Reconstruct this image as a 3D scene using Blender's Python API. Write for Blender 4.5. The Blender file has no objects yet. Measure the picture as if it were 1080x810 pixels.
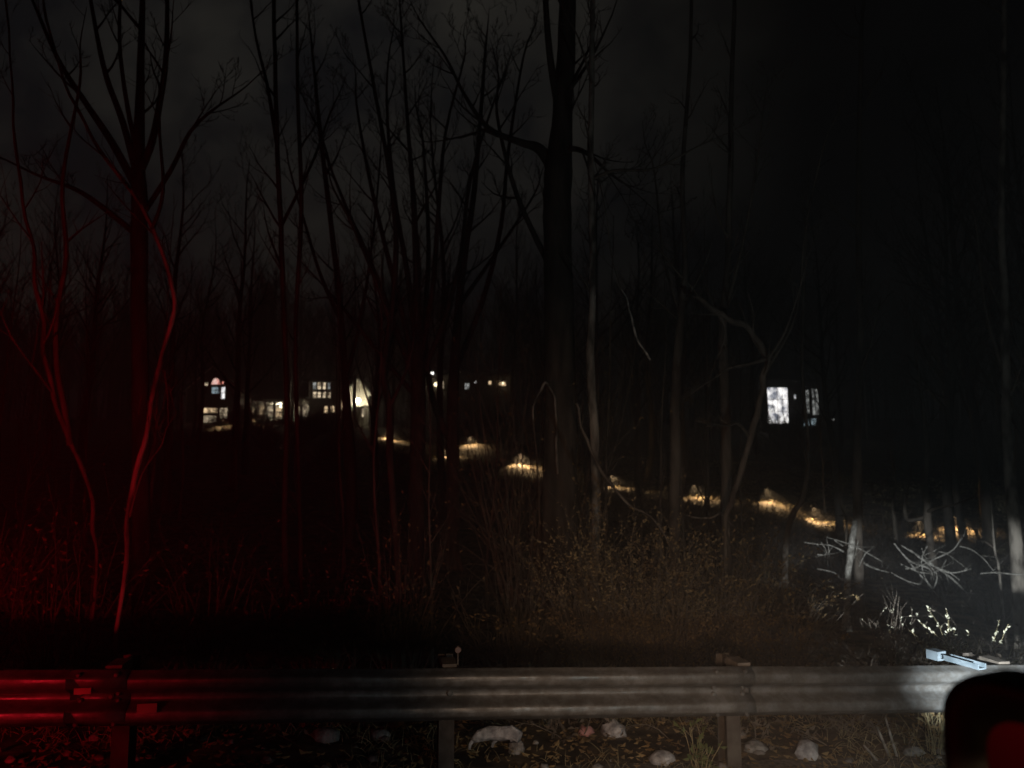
import bpy, math, random
from mathutils import Vector, noise, Matrix

SC = bpy.context.scene
COL = SC.collection
R = math.radians
F = 800.0
PITCH = R(6.5)
CAM = Vector((0, 0, 1.94))
CP, SP = math.cos(PITCH), math.sin(PITCH)

# ---------------------------------------------------------------- camera maths
def P(px, py, d):
    """point at world depth Y=d seen in direction of photo pixel (1080x810)"""
    u = (px - 540) / F; v = (405 - py) / F
    dx, dy, dz = u, CP - v * SP, SP + v * CP
    s = d / dy
    return Vector((dx * s, d, CAM.z + dz * s))
def proj(p):
    x, y, z = p.x, p.y, p.z - CAM.z
    f = y * CP + z * SP; w = -y * SP + z * CP
    return 540 + F * x / f, 405 - F * w / f

# ---------------------------------------------------------------- terrain
def interp(tab, x):
    if x <= tab[0][0]: return tab[0][1]
    for (a, b), (c, d) in zip(tab, tab[1:]):
        if x <= c:
            t = (x - a) / (c - a); return b + (d - b) * t
    return tab[-1][1]
LTAB = [(-500, 440), (230, 456), (400, 463), (460, 482), (545, 491), (640, 514), (735, 527), (815, 532), (860, 551), (1000, 563), (1500, 590)]
DTAB = [(-500, 58), (230, 54), (400, 48), (545, 40), (640, 36), (800, 32), (1000, 28), (1500, 24)]
STAB = [(-500, .07), (230, .072), (400, .07), (560, .07), (800, .105), (1000, .10), (1500, .08)]
def sm(t):
    t = max(0, min(1, t)); return t * t * (3 - 2 * t)
def yr(X): return 4.98 + .166 * X
def road_z(X): return -.03 - .0366 * max(-60, min(60, X))
def G(X, Y):
    z0 = road_z(X)
    s = Y - yr(X) - .55
    if s <= 0: return z0
    zn = z0 - .85 * sm(s / 5.0)
    px = 540 + X / max(Y, 6) * F
    px = max(-500, min(1500, px))
    L = interp(LTAB, px); D = interp(DTAB, px); S = interp(STAB, px)
    zs = P(px, L, D).z
    if Y <= 10: z = zn
    elif Y <= D:
        t = (Y - 10) / (D - 10); z = zn + (zs - zn) * (t ** 1.7)
    else:
        z = zs + .15 * 6 * sm((Y - D) / 8) * (1 if px > 420 else .6) + S * (min(Y, 130) - D)
    amp = .05 * sm(s / 2) + .10 * sm((Y - 12) / 20)
    z += amp * noise.noise(Vector((X * .45, Y * .45, 1.3))) + .03 * sm(s) * noise.noise(Vector((X * 2.1, Y * 2.1, 4.3)))
    return z
def hit(px, py, y0=4.0, y1=140):
    Y = y0; st = .05
    while Y < y1:
        p = P(px, py, Y)
        if p.z <= G(p.x, Y): return Vector((p.x, Y, G(p.x, Y)))
        Y += st; st = .05 if Y < 12 else .2
    p = P(px, py, y1); return p
def on(px, d, dz=0):
    X = (px - 540) / F * d * 1.0
    for _ in range(4):
        z = G(X, d); q = proj(Vector((X, d, z))); X += (px - q[0]) / F * d
    return Vector((X, d, G(X, d) + dz))

# ---------------------------------------------------------------- mesh builder
class MB:
    def __init__(s): s.v = []; s.f = []
    def tube(s, pts, rad, n=5, cap=True):
        m = len(pts)
        if m < 2: return
        base = len(s.v); ref = Vector((0, 0, 1))
        for i in range(m):
            a = pts[max(0, i - 1)]; b = pts[min(m - 1, i + 1)]
            t = (b - a)
            if t.length < 1e-7: t = Vector((0, 0, 1))
            t.normalize()
            r0 = ref if abs(t.dot(ref)) < .93 else Vector((1, 0, 0))
            if i == 0: u = t.cross(r0).normalized()
            else:
                u = (u - t * u.dot(t))
                u = u.normalized() if u.length > 1e-5 else t.cross(r0).normalized()
            w = t.cross(u)
            for k in range(n):
                an = 2 * math.pi * k / n
                s.v.append(tuple(pts[i] + (u * math.cos(an) + w * math.sin(an)) * rad[i]))
        for i in range(m - 1):
            for k in range(n):
                a = base + i * n + k; b = base + i * n + (k + 1) % n
                s.f.append((a, b, b + n, a + n))
        if cap:
            s.f.append(tuple(base + (m - 1) * n + k for k in range(n)))
            s.f.append(tuple(base + n - 1 - k for k in range(n)))
    def box(s, c, h, rot=None):
        b = len(s.v); c = Vector(c)
        for x in (-1, 1):
            for y in (-1, 1):
                for z in (-1, 1):
                    p = Vector((x * h[0], y * h[1], z * h[2]))
                    if rot is not None: p = rot @ p
                    s.v.append(tuple(c + p))
        for q in ((0, 1, 3, 2), (4, 6, 7, 5), (0, 4, 5, 1), (2, 3, 7, 6), (0, 2, 6, 4), (1, 5, 7, 3)):
            s.f.append(tuple(b + i for i in q))
    def prism(s, poly, y0, y1):
        """polygon in xz, extruded in y"""
        b = len(s.v); n = len(poly)
        for x, z in poly: s.v.append((x, y0, z))
        for x, z in poly: s.v.append((x, y1, z))
        s.f.append(tuple(b + i for i in range(n)))
        s.f.append(tuple(b + 2 * n - 1 - i for i in range(n)))
        for i in range(n):
            j = (i + 1) % n; s.f.append((b + j, b + i, b + n + i, b + n + j))
    def poly(s, pts):
        b = len(s.v); s.v += [tuple(p) for p in pts]; s.f.append(tuple(range(b, b + len(pts))))
    def leaf(s, p, d, side, L, W):
        """a folded pointed leaf: two triangles pairs"""
        b = len(s.v); up = d.cross(side) * W * .35
        s.v += [tuple(p), tuple(p + d * L * .5 + side * W * .5 + up), tuple(p + d * L), tuple(p + d * L * .5 - side * W * .5 + up), tuple(p + d * L * .5)]
        s.f += [(b, b + 1, b + 4), (b + 1, b + 2, b + 4), (b + 2, b + 3, b + 4), (b + 3, b, b + 4)]
    def blob(s, c, r, seed=0, n=2, rough=.25):
        import bmesh
        bm = bmesh.new(); bmesh.ops.create_icosphere(bm, subdivisions=n, radius=1)
        b = len(s.v)
        for v in bm.verts:
            k = 1 + rough * noise.noise(v.co * 1.6 + Vector((seed * 7.1, seed * 3.3, 0)))*1.6 + rough * .4 * noise.noise(v.co * 4 + Vector((seed, 0, 0)))
            s.v.append((c[0] + v.co.x * r[0] * k, c[1] + v.co.y * r[1] * k, c[2] + v.co.z * r[2] * k))
        for f in bm.faces: s.f.append(tuple(b + v.index for v in f.verts))
        bm.free()
    def build(s, name, mat, parent=None, smooth=False, origin=None):
        me = bpy.data.meshes.new(name)
        v = s.v
        if origin is not None:
            ox, oy, oz = origin; v = [(a - ox, b - oy, c - oz) for a, b, c in v]
        me.from_pydata(v, [], s.f); me.update()
        me.materials.append(mat)
        if smooth: me.polygons.foreach_set('use_smooth', [True] * len(me.polygons))
        o = bpy.data.objects.new(name, me); COL.objects.link(o)
        if parent is not None:
            o.parent = parent
        elif origin is not None: o.location = origin
        return o

def tag(o, label, cat, group=None, kind=None):
    if kind: o['kind'] = kind
    if label: o['label'] = label
    if cat: o['category'] = cat
    if group: o['group'] = group
    return o
def thing(name, label, cat, loc=(0, 0, 0), group=None):
    o = bpy.data.objects.new(name, None); COL.objects.link(o)
    o.location = loc; o.empty_display_size = .2
    return tag(o, label, cat, group)
def copy_tree(o, parent=None):
    c = o.copy(); COL.objects.link(c)
    if parent is not None: c.parent = parent
    for ch in list(CH.get(o.name, [])): copy_tree(ch, c)
    return c
CH = {}

# ---------------------------------------------------------------- materials
def mat(name, col, rough=.85, col2=None, scale=4.0, metal=0, bump=0, bscale=None, detail=6, stretch=None, spec=None, lo=.35, hi=.65):
    m = bpy.data.materials.new(name); m.use_nodes = True
    nt = m.node_tree; bs = nt.nodes['Principled BSDF']
    bs.inputs['Roughness'].default_value = rough; bs.inputs['Metallic'].default_value = metal
    if spec is not None: bs.inputs['Specular IOR Level'].default_value = spec
    tc = nt.nodes.new('ShaderNodeTexCoord'); mp = nt.nodes.new('ShaderNodeMapping')
    nt.links.new(tc.outputs['Object'], mp.inputs[0])
    if stretch: mp.inputs['Scale'].default_value = stretch
    if col2 is not None:
        nz = nt.nodes.new('ShaderNodeTexNoise'); nz.inputs['Scale'].default_value = scale; nz.inputs['Detail'].default_value = detail
        nt.links.new(mp.outputs[0], nz.inputs['Vector'])
        cr = nt.nodes.new('ShaderNodeValToRGB')
        cr.color_ramp.elements[0].position = lo; cr.color_ramp.elements[1].position = hi
        cr.color_ramp.elements[0].color = (*col, 1); cr.color_ramp.elements[1].color = (*col2, 1)
        nt.links.new(nz.outputs[0], cr.inputs[0]); nt.links.new(cr.outputs[0], bs.inputs['Base Color'])
    else: bs.inputs['Base Color'].default_value = (*col, 1)
    if bump:
        nb = nt.nodes.new('ShaderNodeTexNoise'); nb.inputs['Scale'].default_value = bscale or scale * 3; nb.inputs['Detail'].default_value = 5
        nt.links.new(mp.outputs[0], nb.inputs['Vector'])
        bp = nt.nodes.new('ShaderNodeBump'); bp.inputs['Strength'].default_value = bump; bp.inputs['Distance'].default_value = .02
        nt.links.new(nb.outputs[0], bp.inputs['Height']); nt.links.new(bp.outputs[0], bs.inputs['Normal'])
    return m
def emit(name, col, strength, col2=None, scale=1.5, lo=.35, hi=.65):
    m = bpy.data.materials.new(name); m.use_nodes = True
    nt = m.node_tree; bs = nt.nodes['Principled BSDF']
    bs.inputs['Base Color'].default_value = (.02, .02, .02, 1)
    bs.inputs['Emission Strength'].default_value = strength
    if col2 is None: bs.inputs['Emission Color'].default_value = (*col, 1)
    else:
        tc = nt.nodes.new('ShaderNodeTexCoord'); nz = nt.nodes.new('ShaderNodeTexNoise')
        nz.inputs['Scale'].default_value = scale; nz.inputs['Detail'].default_value = 4
        nt.links.new(tc.outputs['Object'], nz.inputs['Vector'])
        cr = nt.nodes.new('ShaderNodeValToRGB')
        cr.color_ramp.elements[0].position = lo; cr.color_ramp.elements[1].position = hi
        cr.color_ramp.elements[0].color = (*col, 1); cr.color_ramp.elements[1].color = (*col2, 1)
        nt.links.new(nz.outputs[0], cr.inputs[0]); nt.links.new(cr.outputs[0], bs.inputs['Emission Color'])
    return m
M = {}
M['bark'] = mat('bark', (.07, .055, .045), .9, (.20, .17, .14), 7, bump=.8, bscale=20, stretch=(1, 1, .25))
M['bark_dark'] = mat('bark_dark', (.035, .03, .025), .95, (.10, .085, .07), 6, bump=.6, bscale=18, stretch=(1, 1, .25))
M['bark_pale'] = mat('bark_pale', (.07, .06, .05), .85, (.40, .36, .31), 7, bump=.9, bscale=22, stretch=(1, 1, .35), lo=.38, hi=.60)
M['twig'] = mat('twig', (.09, .075, .06), .9, (.19, .16, .13), 3)
M['dead'] = mat('dead_wood', (.16, .15, .13), .85, (.62, .60, .55), 14, bump=.5)
M['leaf_brown'] = mat('leaf_brown', (.14, .09, .04), .8, (.36, .26, .12), 2.5)
M['leaf_tan'] = mat('leaf_tan', (.20, .14, .07), .85, (.44, .34, .18), 1.2)
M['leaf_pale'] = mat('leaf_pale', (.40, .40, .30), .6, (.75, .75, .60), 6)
M['leaf_green'] = mat('leaf_green', (.05, .08, .025), .7, (.16, .18, .06), 3)
M['dry'] = mat('dry_stalk', (.24, .20, .10), .8, (.46, .40, .24), 4)
M['ground'] = mat('leaf_litter', (.02, .016, .012), .95, (.20, .155, .10), 3.2, bump=1.0, bscale=9, detail=10, lo=.42, hi=.70)
M['asphalt'] = mat('asphalt', (.035, .035, .036), .9, (.065, .065, .065), 30, bump=.4, bscale=80)
M['shoulder'] = mat('shoulder_gravel', (.04, .035, .03), .95, (.16, .145, .13), 22, bump=1, bscale=40)
M['paintline'] = mat('road_paint', (.45, .45, .43), .7, (.65, .65, .62), 12)
M['steel'] = mat('galvanised_steel', (.13, .135, .135), .34, (.22, .225, .225), 3.5, metal=.35, bump=.12, bscale=14, stretch=(.35, 1, 2.2))
def dull(m):
    nt = m.node_tree; bs = nt.nodes['Principled BSDF']; tc = nt.nodes.new('ShaderNodeTexCoord')
    a = nt.nodes.new('ShaderNodeTexNoise'); a.inputs['Scale'].default_value = 5; a.inputs['Detail'].default_value = 9; a.inputs['Roughness'].default_value = .7
    nt.links.new(tc.outputs['Object'], a.inputs['Vector'])
    mr = nt.nodes.new('ShaderNodeMapRange'); mr.inputs[1].default_value = .35; mr.inputs[2].default_value = .65; mr.inputs[3].default_value = .30; mr.inputs[4].default_value = .62
    nt.links.new(a.outputs[0], mr.inputs[0]); nt.links.new(mr.outputs[0], bs.inputs['Roughness'])
    # road grime: dark blotches over the zinc
    b = nt.nodes.new('ShaderNodeTexNoise'); b.inputs['Scale'].default_value = 11; b.inputs['Detail'].default_value = 10; b.inputs['Roughness'].default_value = .75
    nt.links.new(tc.outputs['Object'], b.inputs['Vector'])
    c = nt.nodes.new('ShaderNodeValToRGB'); c.color_ramp.elements[0].position = .44; c.color_ramp.elements[0].color = (.62, .58, .54, 1); c.color_ramp.elements[1].position = .60; c.color_ramp.elements[1].color = (1, 1, 1, 1)
    nt.links.new(b.outputs[0], c.inputs[0])
    l = bs.inputs['Base Color'].links[0]; src = l.from_socket
    mx = nt.nodes.new('ShaderNodeMixRGB'); mx.blend_type = 'MULTIPLY'; mx.inputs[0].default_value = 1
    nt.links.new(src, mx.inputs[1]); nt.links.new(c.outputs[0], mx.inputs[2]); nt.links.new(mx.outputs[0], bs.inputs['Base Color'])
dull(M['steel'])
M['rust'] = mat('rusty_steel', (.05, .04, .033), .75, (.13, .115, .10), 8, metal=.2)
M['wood'] = mat('weathered_post', (.10, .085, .07), .9, (.22, .19, .16), 10)
M['stone'] = mat('pale_stone', (.16, .155, .15), .9, (.44, .43, .42), 16, bump=.8)
M['stone_dark'] = mat('grey_stone', (.10, .09, .085), .9, (.26, .24, .23), 7, bump=.5)
M['paper'] = mat('white_litter', (.24, .24, .26), .8, (.70, .71, .74), 16, bump=.6)
M['pink'] = mat('pink_litter', (.45, .22, .22), .7, (.60, .32, .32), 12)
M['plastic'] = mat('pale_plastic', (.12, .16, .19), .55, (.24, .30, .35), 9)
M['black'] = mat('black_plastic', (.012, .012, .012), .55)
M['carpaint'] = mat('car_paint', (.02, .021, .023), .3)
M['rubber'] = mat('rubber', (.015, .015, .015), .9)
M['rim'] = mat('wheel_rim', (.4, .4, .41), .35, metal=.9)
M['mirror'] = mat('mirror_glass', (.20, .19, .19), .30, metal=1)
M['siding'] = mat('pale_siding', (.40, .38, .34), .8, (.52, .50, .45), 2, stretch=(.2, .2, 8))
M['siding_w'] = mat('white_siding', (.50, .47, .40), .7, (.80, .77, .68), 2, stretch=(.2, .2, 8))
M['siding_d'] = mat('dark_siding', (.10, .09, .08), .8, (.15, .13, .12), 2, stretch=(.2, .2, 8))
M['roof'] = mat('roof_shingles', (.03, .028, .027), .9, (.06, .055, .05), 12)
M['trim'] = mat('white_trim', (.62, .60, .55), .6, (.78, .76, .70), 5)
M['concrete'] = mat('concrete', (.22, .21, .20), .9, (.34, .33, .31), 8)
M['metal_dark'] = mat('dark_metal', (.03, .03, .03), .5, metal=.5)
M['reflector'] = mat('reflector', (.16, .10, .09), .4)
M['w_warm'] = emit('window_warm', (.10, .06, .03), 1.9, (1.0, .72, .42), 1.3)
M['w_dim'] = emit('window_dim', (.03, .02, .012), 2.1, (.85, .68, .46), 2.2)
M['w_white'] = emit('window_white', (.12, .13, .16), 2.6, (1.0, .97, .94), 1.3, .38, .62)
M['w_blue'] = emit('window_blue', (.04, .06, .08), 1.0, (.60, .78, .85), 1.3)
M['w_grey'] = emit('window_grey', (.02, .02, .02), 1.2, (.5, .52, .5), 1.6)
M['w_pink'] = emit('window_pink', (.9, .25, .18), 1.3, (1.0, .80, .72), 1.2)
M['bulb'] = emit('bulb_warm', (1, .88, .62), 30)
M['bulb_white'] = emit('bulb_white', (1, .95, .88), 5)
M['bulb_soft'] = emit('bulb_soft', (1, .82, .5), 5)
M['lens_white'] = emit('headlamp_lens', (1, .97, .92), 3)
M['lens_amber'] = emit('fill_lens', (1, .5, .15), 2)
M['lens_red'] = emit('tail_lens', (1, .02, .02), 2)

rng = random.Random(11)

# ---------------------------------------------------------------- ground
def build_ground():
    ys = [-40, -25, -14, -8, -4, -1, 1, 2.5]
    y = 3.2
    while y < 8: ys.append(y); y += .16
    while y < 14: ys.append(y); y += .35
    while y < 66: ys.append(y); y += .8
    while y < 140: ys.append(y); y += 4
    ys += [160, 220, 300, 400]
    xs = []
    x = 0
    while x < 700:
        xs.append(x); x += .16 if x < 4 else (.4 if x < 8 else (.9 if x < 32 else x * .08))
    xs = [-a for a in reversed(xs[1:])] + xs
    v = []; f = []
    for y in ys:
        for x in xs: v.append((x, y, G(x, y)))
    n = len(xs)
    for j in range(len(ys) - 1):
        for i in range(n - 1):
            a = j * n + i; f.append((a, a + 1, a + n + 1, a + n))
    mb = MB(); mb.v = v; mb.f = f
    tag(mb.build('ground', M['ground'], smooth=True), None, None, kind='structure')
build_ground()
def road_strip(name, o0, o1, dz, m, x0=-55, x1=55, n=60):
    """sheet parallel to the guardrail, offsets measured from the rail line towards the road"""
    mb = MB()
    for i in range(n + 1):
        X = x0 + (x1 - x0) * i / n
        for o in (o0, o1):
            Y = yr(X) - o; mb.v.append((X, Y, road_z(X) + dz))
    for i in range(n): a = 2 * i; mb.f.append((a, a + 2, a + 3, a + 1))
    return mb.build(name, m)
tag(road_strip('road_shoulder', -.35, 1.5, .004, M['shoulder']), None, None, kind='structure')
tag(road_strip('road', 1.5, 14, .008, M['asphalt']), None, None, kind='structure')
tag(road_strip('road_marking', 1.9, 2.05, .012, M['paintline']), None, None, kind='structure')

# ---------------------------------------------------------------- guardrail
RD = Vector((1, .166, -.0366)).normalized()            # along the rail
RN = Vector((.166, -1, 0)).normalized()                # towards the road
def rail_pt(X, n=0, z=0):
    return Vector((X, yr(X), road_z(X))) + RN * n + Vector((0, 0, z))
def guardrail():
    ZC = .580
    g = thing('guardrail', 'long galvanised steel W-beam guardrail on short posts beside the road', 'guardrail', (0, 0, 0))
    prof = []
    N = 34
    for i in range(N + 1):
        t = i / N; z = .156 - .312 * t
        a = abs(z)
        if a > .125: p = .083 - (.083 - .028) * sm((a - .118) / .038)
        elif a > .068: p = .083
        else: p = .004 + .079 * sm((a - .012) / .056)
        if .068 < a < .125: p += .004 * math.cos((a - .096) / .029 * math.pi / 2)
        prof.append((p, z))
    seams = [-29.06, -25.25, -21.44, -17.63, -13.82, -10.01, -6.20, -2.39, 1.42, 5.23, 9.04, 12.85, 16.66, 20.47, 24.28, 28.09]
    for k, (a, b) in enumerate(zip(seams, seams[1:])):
        mb = MB(); nseg = 24; lap = .16
        off = .0045 if k % 2 else 0
        rr = random.Random(k)
        dents = [(rr.uniform(a, b), rr.uniform(.15, .5), rr.uniform(-.010, .010)) for _ in range(5)]
        rows = []
        for s_ in range(nseg + 1):
            X = a - lap + (b - a + 2 * lap) * s_ / nseg
            dn = sum(h * math.exp(-((X - c) / w) ** 2) for c, w, h in dents)
            rows.append((X, dn))
        for side in (0, -.003):
            for X, dn in rows:
                for p, z in prof:
                    mb.v.append(tuple(rail_pt(X, p + off + side + dn, ZC + z + dn * .5)))
        L = len(prof); T = (nseg + 1) * L
        for i in range(nseg):
            for j in range(L - 1):
                q = i * L + j
                mb.f.append((q, q + 1, q + L + 1, q + L)); mb.f.append((T + q, T + q + L, T + q + L + 1, T + q + 1))
            q = i * L; mb.f.append((q, q + L, T + q + L, T + q)); q += L - 1; mb.f.append((q, T + q, T + q + L, q + L))
        for i in (0, nseg):
            for j in range(L - 1):
                q = i * L + j; mb.f.append((q, q + 1, T + q + 1, T + q))
        mb.build('rail_panel', M['steel'], g, smooth=True)
        # splice bolts
        for zz in (.02, -.02, .135, -.135):
            for dx in (-.10, .10):
                if -12 < b < 14:
                    c = rail_pt(b + dx, (.010 if abs(zz) < .05 else .064) + .012, ZC + zz)
                    bb = MB(); bb.tube([c - RN * .01, c, c + RN * .007], [.015, .015, .009], 8); bb.build('bolt', M['steel'], g)
    X = -.39 - 1.94 * 15
    rot = Matrix.Rotation(math.atan(.166), 3, 'Z')
    while X < 28.5:
        c = rail_pt(X, 0, 0); c.z = G(X, yr(X) + .2)
        top = road_z(X) + .735; bot = c.z - .4
        h = (top - bot) / 2; zc = (top + bot) / 2
        pb = rail_pt(X, -.27, 0)
        mb = MB()
        for n_, hx, hy in ((-.198, .05, .004), (-.342, .05, .004), (-.27, .0035, .068)):
            q = rail_pt(X, n_, 0); mb.box((q.x, q.y, zc), (hx, hy, h), rot)
        mb.build('post', M['rust'], g)
        q = rail_pt(X, -.097, ZC)
        mb = MB(); mb.box(q, (.045, .090, .17), rot); mb.build('offset_block', M['wood'], g)
        if -12 < X < 14:
            c = rail_pt(X, .016, ZC)
            bb = MB(); bb.tube([c - RN * .01, c, c + RN * .008], [.02, .02, .012], 8); bb.build('bolt', M['steel'], g)
        X += 1.94
    # reflector tab on one post
    q = rail_pt(-.33, -.12, ZC + .20)
    mb = MB(); mb.box(q, (.004, .02, .06), rot); mb.build('reflector_bracket', M['rust'], g)
    mb = MB(); mb.tube([q + RN * .02 + Vector((0, 0, .035)), q + RN * .028 + Vector((0, 0, .035))], [.022, .018], 10); mb.build('reflector', M['reflector'], g)
guardrail()

# ---------------------------------------------------------------- trees
def curve_pts(p0, d0, L, n, bend, r, up=.35, jit=.12):
    pts = [p0.copy()]; d = d0.normalized()
    for i in range(n):
        d = (d + Vector((0, 0, up / n)) + Vector((r.uniform(-1, 1), r.uniform(-1, 1), r.uniform(-1, 1))) * jit).normalized()
        pts.append(pts[-1] + d * (L / n))
    return pts
def at_poly(pts, rad, t):
    x = t * (len(pts) - 1); i = min(int(x), len(pts) - 2); f = x - i
    return pts[i].lerp(pts[i + 1], f), rad[i] + (rad[i + 1] - rad[i]) * f, (pts[i + 1] - pts[i]).normalized()
def sprout(mb, pts, rad, n, L, r, level, t0=.25, up=.5, minr=.004, spread=1.0, ntw=5):
    for k in range(n):
        t = t0 + (1 - t0) * (k + r.random()) / n
        p, rr, tg = at_poly(pts, rad, min(t, .995))
        perp = Vector((r.uniform(-1, 1), r.uniform(-1, 1), r.uniform(-.2, .5)))
        perp = (perp - tg * perp.dot(tg)).normalized()
        a = r.uniform(.5, 1.0) * spread
        d = tg * math.cos(a) + perp * math.sin(a)
        LL = L * r.uniform(.55, 1.15) * (1.15 - .6 * t)
        r0 = max(minr, min(rr * .6, LL * .02 + .003))
        ns = 5 if level > 0 else 4
        q = curve_pts(p, d, LL, ns, 0, r, up=up, jit=.16)
        ra = [max(minr * .5, r0 * (1 - .85 * i / ns)) for i in range(ns + 1)]
        mb.tube(q, ra, 5 if r0 > .03 else (4 if r0 > .012 else 3), cap=False)
        if level > 0: sprout(mb, q, ra, ntw if level == 1 else ntw + 1, LL * .5, r, level - 1, .2, up, minr, spread, ntw)

def smooth_poly(ps, sub=4):
    """Catmull-Rom through tuples of (Vector, radius)"""
    out = []
    n = len(ps)
    for i in range(n - 1):
        p0 = ps[max(0, i - 1)]; p1 = ps[i]; p2 = ps[i + 1]; p3 = ps[min(n - 1, i + 2)]
        for k in range(sub):
            t = k / sub
            f = lambda a, b, c, d: .5 * ((2 * b) + (c - a) * t + (2 * a - 5 * b + 4 * c - d) * t * t + (3 * b - a - 3 * c + d) * t ** 3)
            out.append((f(p0[0], p1[0], p2[0], p3[0]), f(p0[1], p1[1], p2[1], p3[1])))
    out.append(ps[-1]); return [a for a, b in out], [max(.003, b) for a, b in out]

HEAVY = {'spreading_tree': 4, 'vase_tree': 4, 'paired_tree': 3, 'twin_stem_tree': 4, 'broad_tree': 3, 'sooty_tree': 4, 'leaning_tree': 3, 'grey_tree': 3, 'upright_tree': 3, 'straight_tree': 3}
def hero(name, label, d, trunk, limbs=(), m='bark', mt='twig', nb=8, bl=1.6, lev=1, extend=0, t0=.35, seed=1, up=.5, group=None, root=True, minr=.004, dy=0.0, ntw=5, cat='tree', spread=1.0):
    """trunk and limbs are (px, py, width in px[, depth offset]) polylines at depth d"""
    r = random.Random(seed)
    if name in HEAVY: lev = 2; ntw = HEAVY[name]; nb = int(nb * 1.5)
    def conv(pl, d, amp=0):
        out = []
        for i, q in enumerate(pl):
            dd = d + (q[3] if len(q) > 3 else amp * i / max(1, len(pl) - 1))
            out.append((P(q[0], q[1], dd), q[2] * dd / F / 2))
        return out
    tk = conv(trunk, d)
    if root:
        b = tk[0][0]; g = G(b.x, b.y)
        if g < b.z - .02: tk.insert(0, (Vector((b.x + r.uniform(-.08, .08), b.y, g - .15)), tk[0][1] * 1.12))
        else: tk[0] = (Vector((b.x, b.y, min(b.z, g - .1))), tk[0][1])
    if extend:
        e, er = tk[-1]; dr = (tk[-1][0] - tk[-2][0]).normalized()
        for k in range(1, 5):
            tk.append((e + dr * extend * k / 4 + Vector((r.uniform(-.3, .3), r.uniform(-.3, .3), 0)) * extend * .06, er * (1 - .22 * k)))
    elif name not in ('arching_tree', 'snapped_branch', 'crooked_vine', 'drooping_vine', 'stump'):
        e, er = tk[-1]; dr = (e - tk[-2][0]).normalized(); ln_ = min(2.0, er * 60)
        tk.append((e + dr * ln_ * .5, er * .6)); tk.append((e + dr * ln_, .003))
    base = tk[0][0].copy()
    T = thing(name, label, cat, base, group)
    pts, rad = smooth_poly(tk)
    if name in ('slender_tree', 'forked_tree'): rad = [a * .58 * (1 + .25 * noise.noise(p * 5)) for p, a in zip(pts, rad)]; pts = [pts[0]] + [p + Vector((noise.noise(p * 2.5), 0, 0)) * .05 for p in pts[1:]]
    # slight irregularity
    pts = [pts[0]] + [p + Vector((noise.noise(p * 1.7), noise.noise(p * 1.7 + Vector((9, 0, 0))), 0)) * min(.02, ra * .35) for p, ra in zip(pts[1:], rad[1:])]
    rad = [ra * (1 + .10 * noise.noise(p * 3)) for p, ra in zip(pts, rad)]
    if name in ('arching_tree', 'drooping_vine', 'snapped_branch', 'crooked_vine'): rad = [a * .72 * (1 + .35 * noise.noise(p * 9)) for p, a in zip(pts, rad)]; pts = [pts[0]] + [p + Vector((noise.noise(p * 5), 0, noise.noise(p * 5 + Vector((3, 0, 0))))) * .035 for p in pts[1:]]
    mb = MB(); mb.tube(pts, rad, 10 if rad[0] > .05 else 7)
    # root flare
    if root and rad[0] > .05:
        for k in range(5):
            a = k * 1.26 + r.random(); dv = Vector((math.cos(a), math.sin(a), 0))
            q0 = base + Vector((0, 0, .55)) + dv * rad[0] * .5
            mb.tube([q0, base + dv * rad[0] * 1.2 + Vector((0, 0, .2)), base + dv * rad[0] * 2 + Vector((0, 0, -.05))], [rad[0] * .4, rad[0] * .35, rad[0] * .15], 5)
    mb.build('trunk', M[m], T, smooth=True, origin=base)
    cb = MB()
    sprout(cb, pts, rad, nb, bl, r, lev, t0, up, minr, spread, ntw)
    for li in limbs:
        sgn = r.choice((-1, 1)) * r.uniform(.3, 1.0) * d * .07
        cl = conv(li, d, sgn); e_, r_e = cl[-1]; dv_ = (e_ - cl[-2][0]).normalized(); ln_ = min(1.6, r_e * 60)
        cl.append((e_ + (dv_ + Vector((r.uniform(-.3, .3), r.uniform(-.3, .3), .1))) * ln_ * .5, r_e * .55)); cl.append((cl[-1][0] + dv_ * ln_ * .5, .003))
        lp, lr = smooth_poly(cl)
        cb.tube(lp, lr, 7 if lr[0] > .03 else 5, cap=False)
        sprout(cb, lp, lr, max(3, int(nb * .6)), bl * .7, r, lev, .3, up, minr, spread, ntw)
    if cb.v: cb.build('crown', M[mt], T, smooth=True, origin=base)
    return T

# red-lit slender tree at left
hero('slender_tree', 'slender curving tree lit bright red by the brake light, bowing outward then back', 6.6,
     [(124, 668, 8), (131, 600, 9), (137, 550, 9.5), (146, 495, 10), (157, 440, 9.5), (171, 385, 9), (180, 340, 8.5), (183, 312, 8), (172, 272, 7.5), (160, 243, 7), (140, 208, 7), (118, 175, 7), (96, 140, 6), (70, 85, 5.5), (50, 20, 5), (40, -50, 4)],
     [[(160, 243, 5), (172, 200, 4), (168, 120, 3), (180, 40, 2)], [(137, 545, 3), (150, 500, 2), (170, 470, 1.5)]],
     m='bark_pale', nb=9, bl=.9, seed=3, t0=.45)
hero('forked_tree', 'dim red forked sapling near the left edge with two crossing stems', 7.6,
     [(102, 600, 6), (100, 560, 7), (93, 520, 8), (84, 490, 8), (70, 460, 8.5), (58, 420, 9), (48, 375, 9), (44, 330, 9), (37, 285, 7), (28, 230, 6), (16, 150, 5), (10, 60, 4), (0, -60, 3)],
     [[(74, 470, 7), (68, 430, 6.5), (60, 385, 6), (60, 330, 5.5), (70, 270, 5), (66, 190, 4), (84, 90, 3)]],
     m='bark', nb=9, bl=1.1, seed=4, t0=.4)
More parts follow.
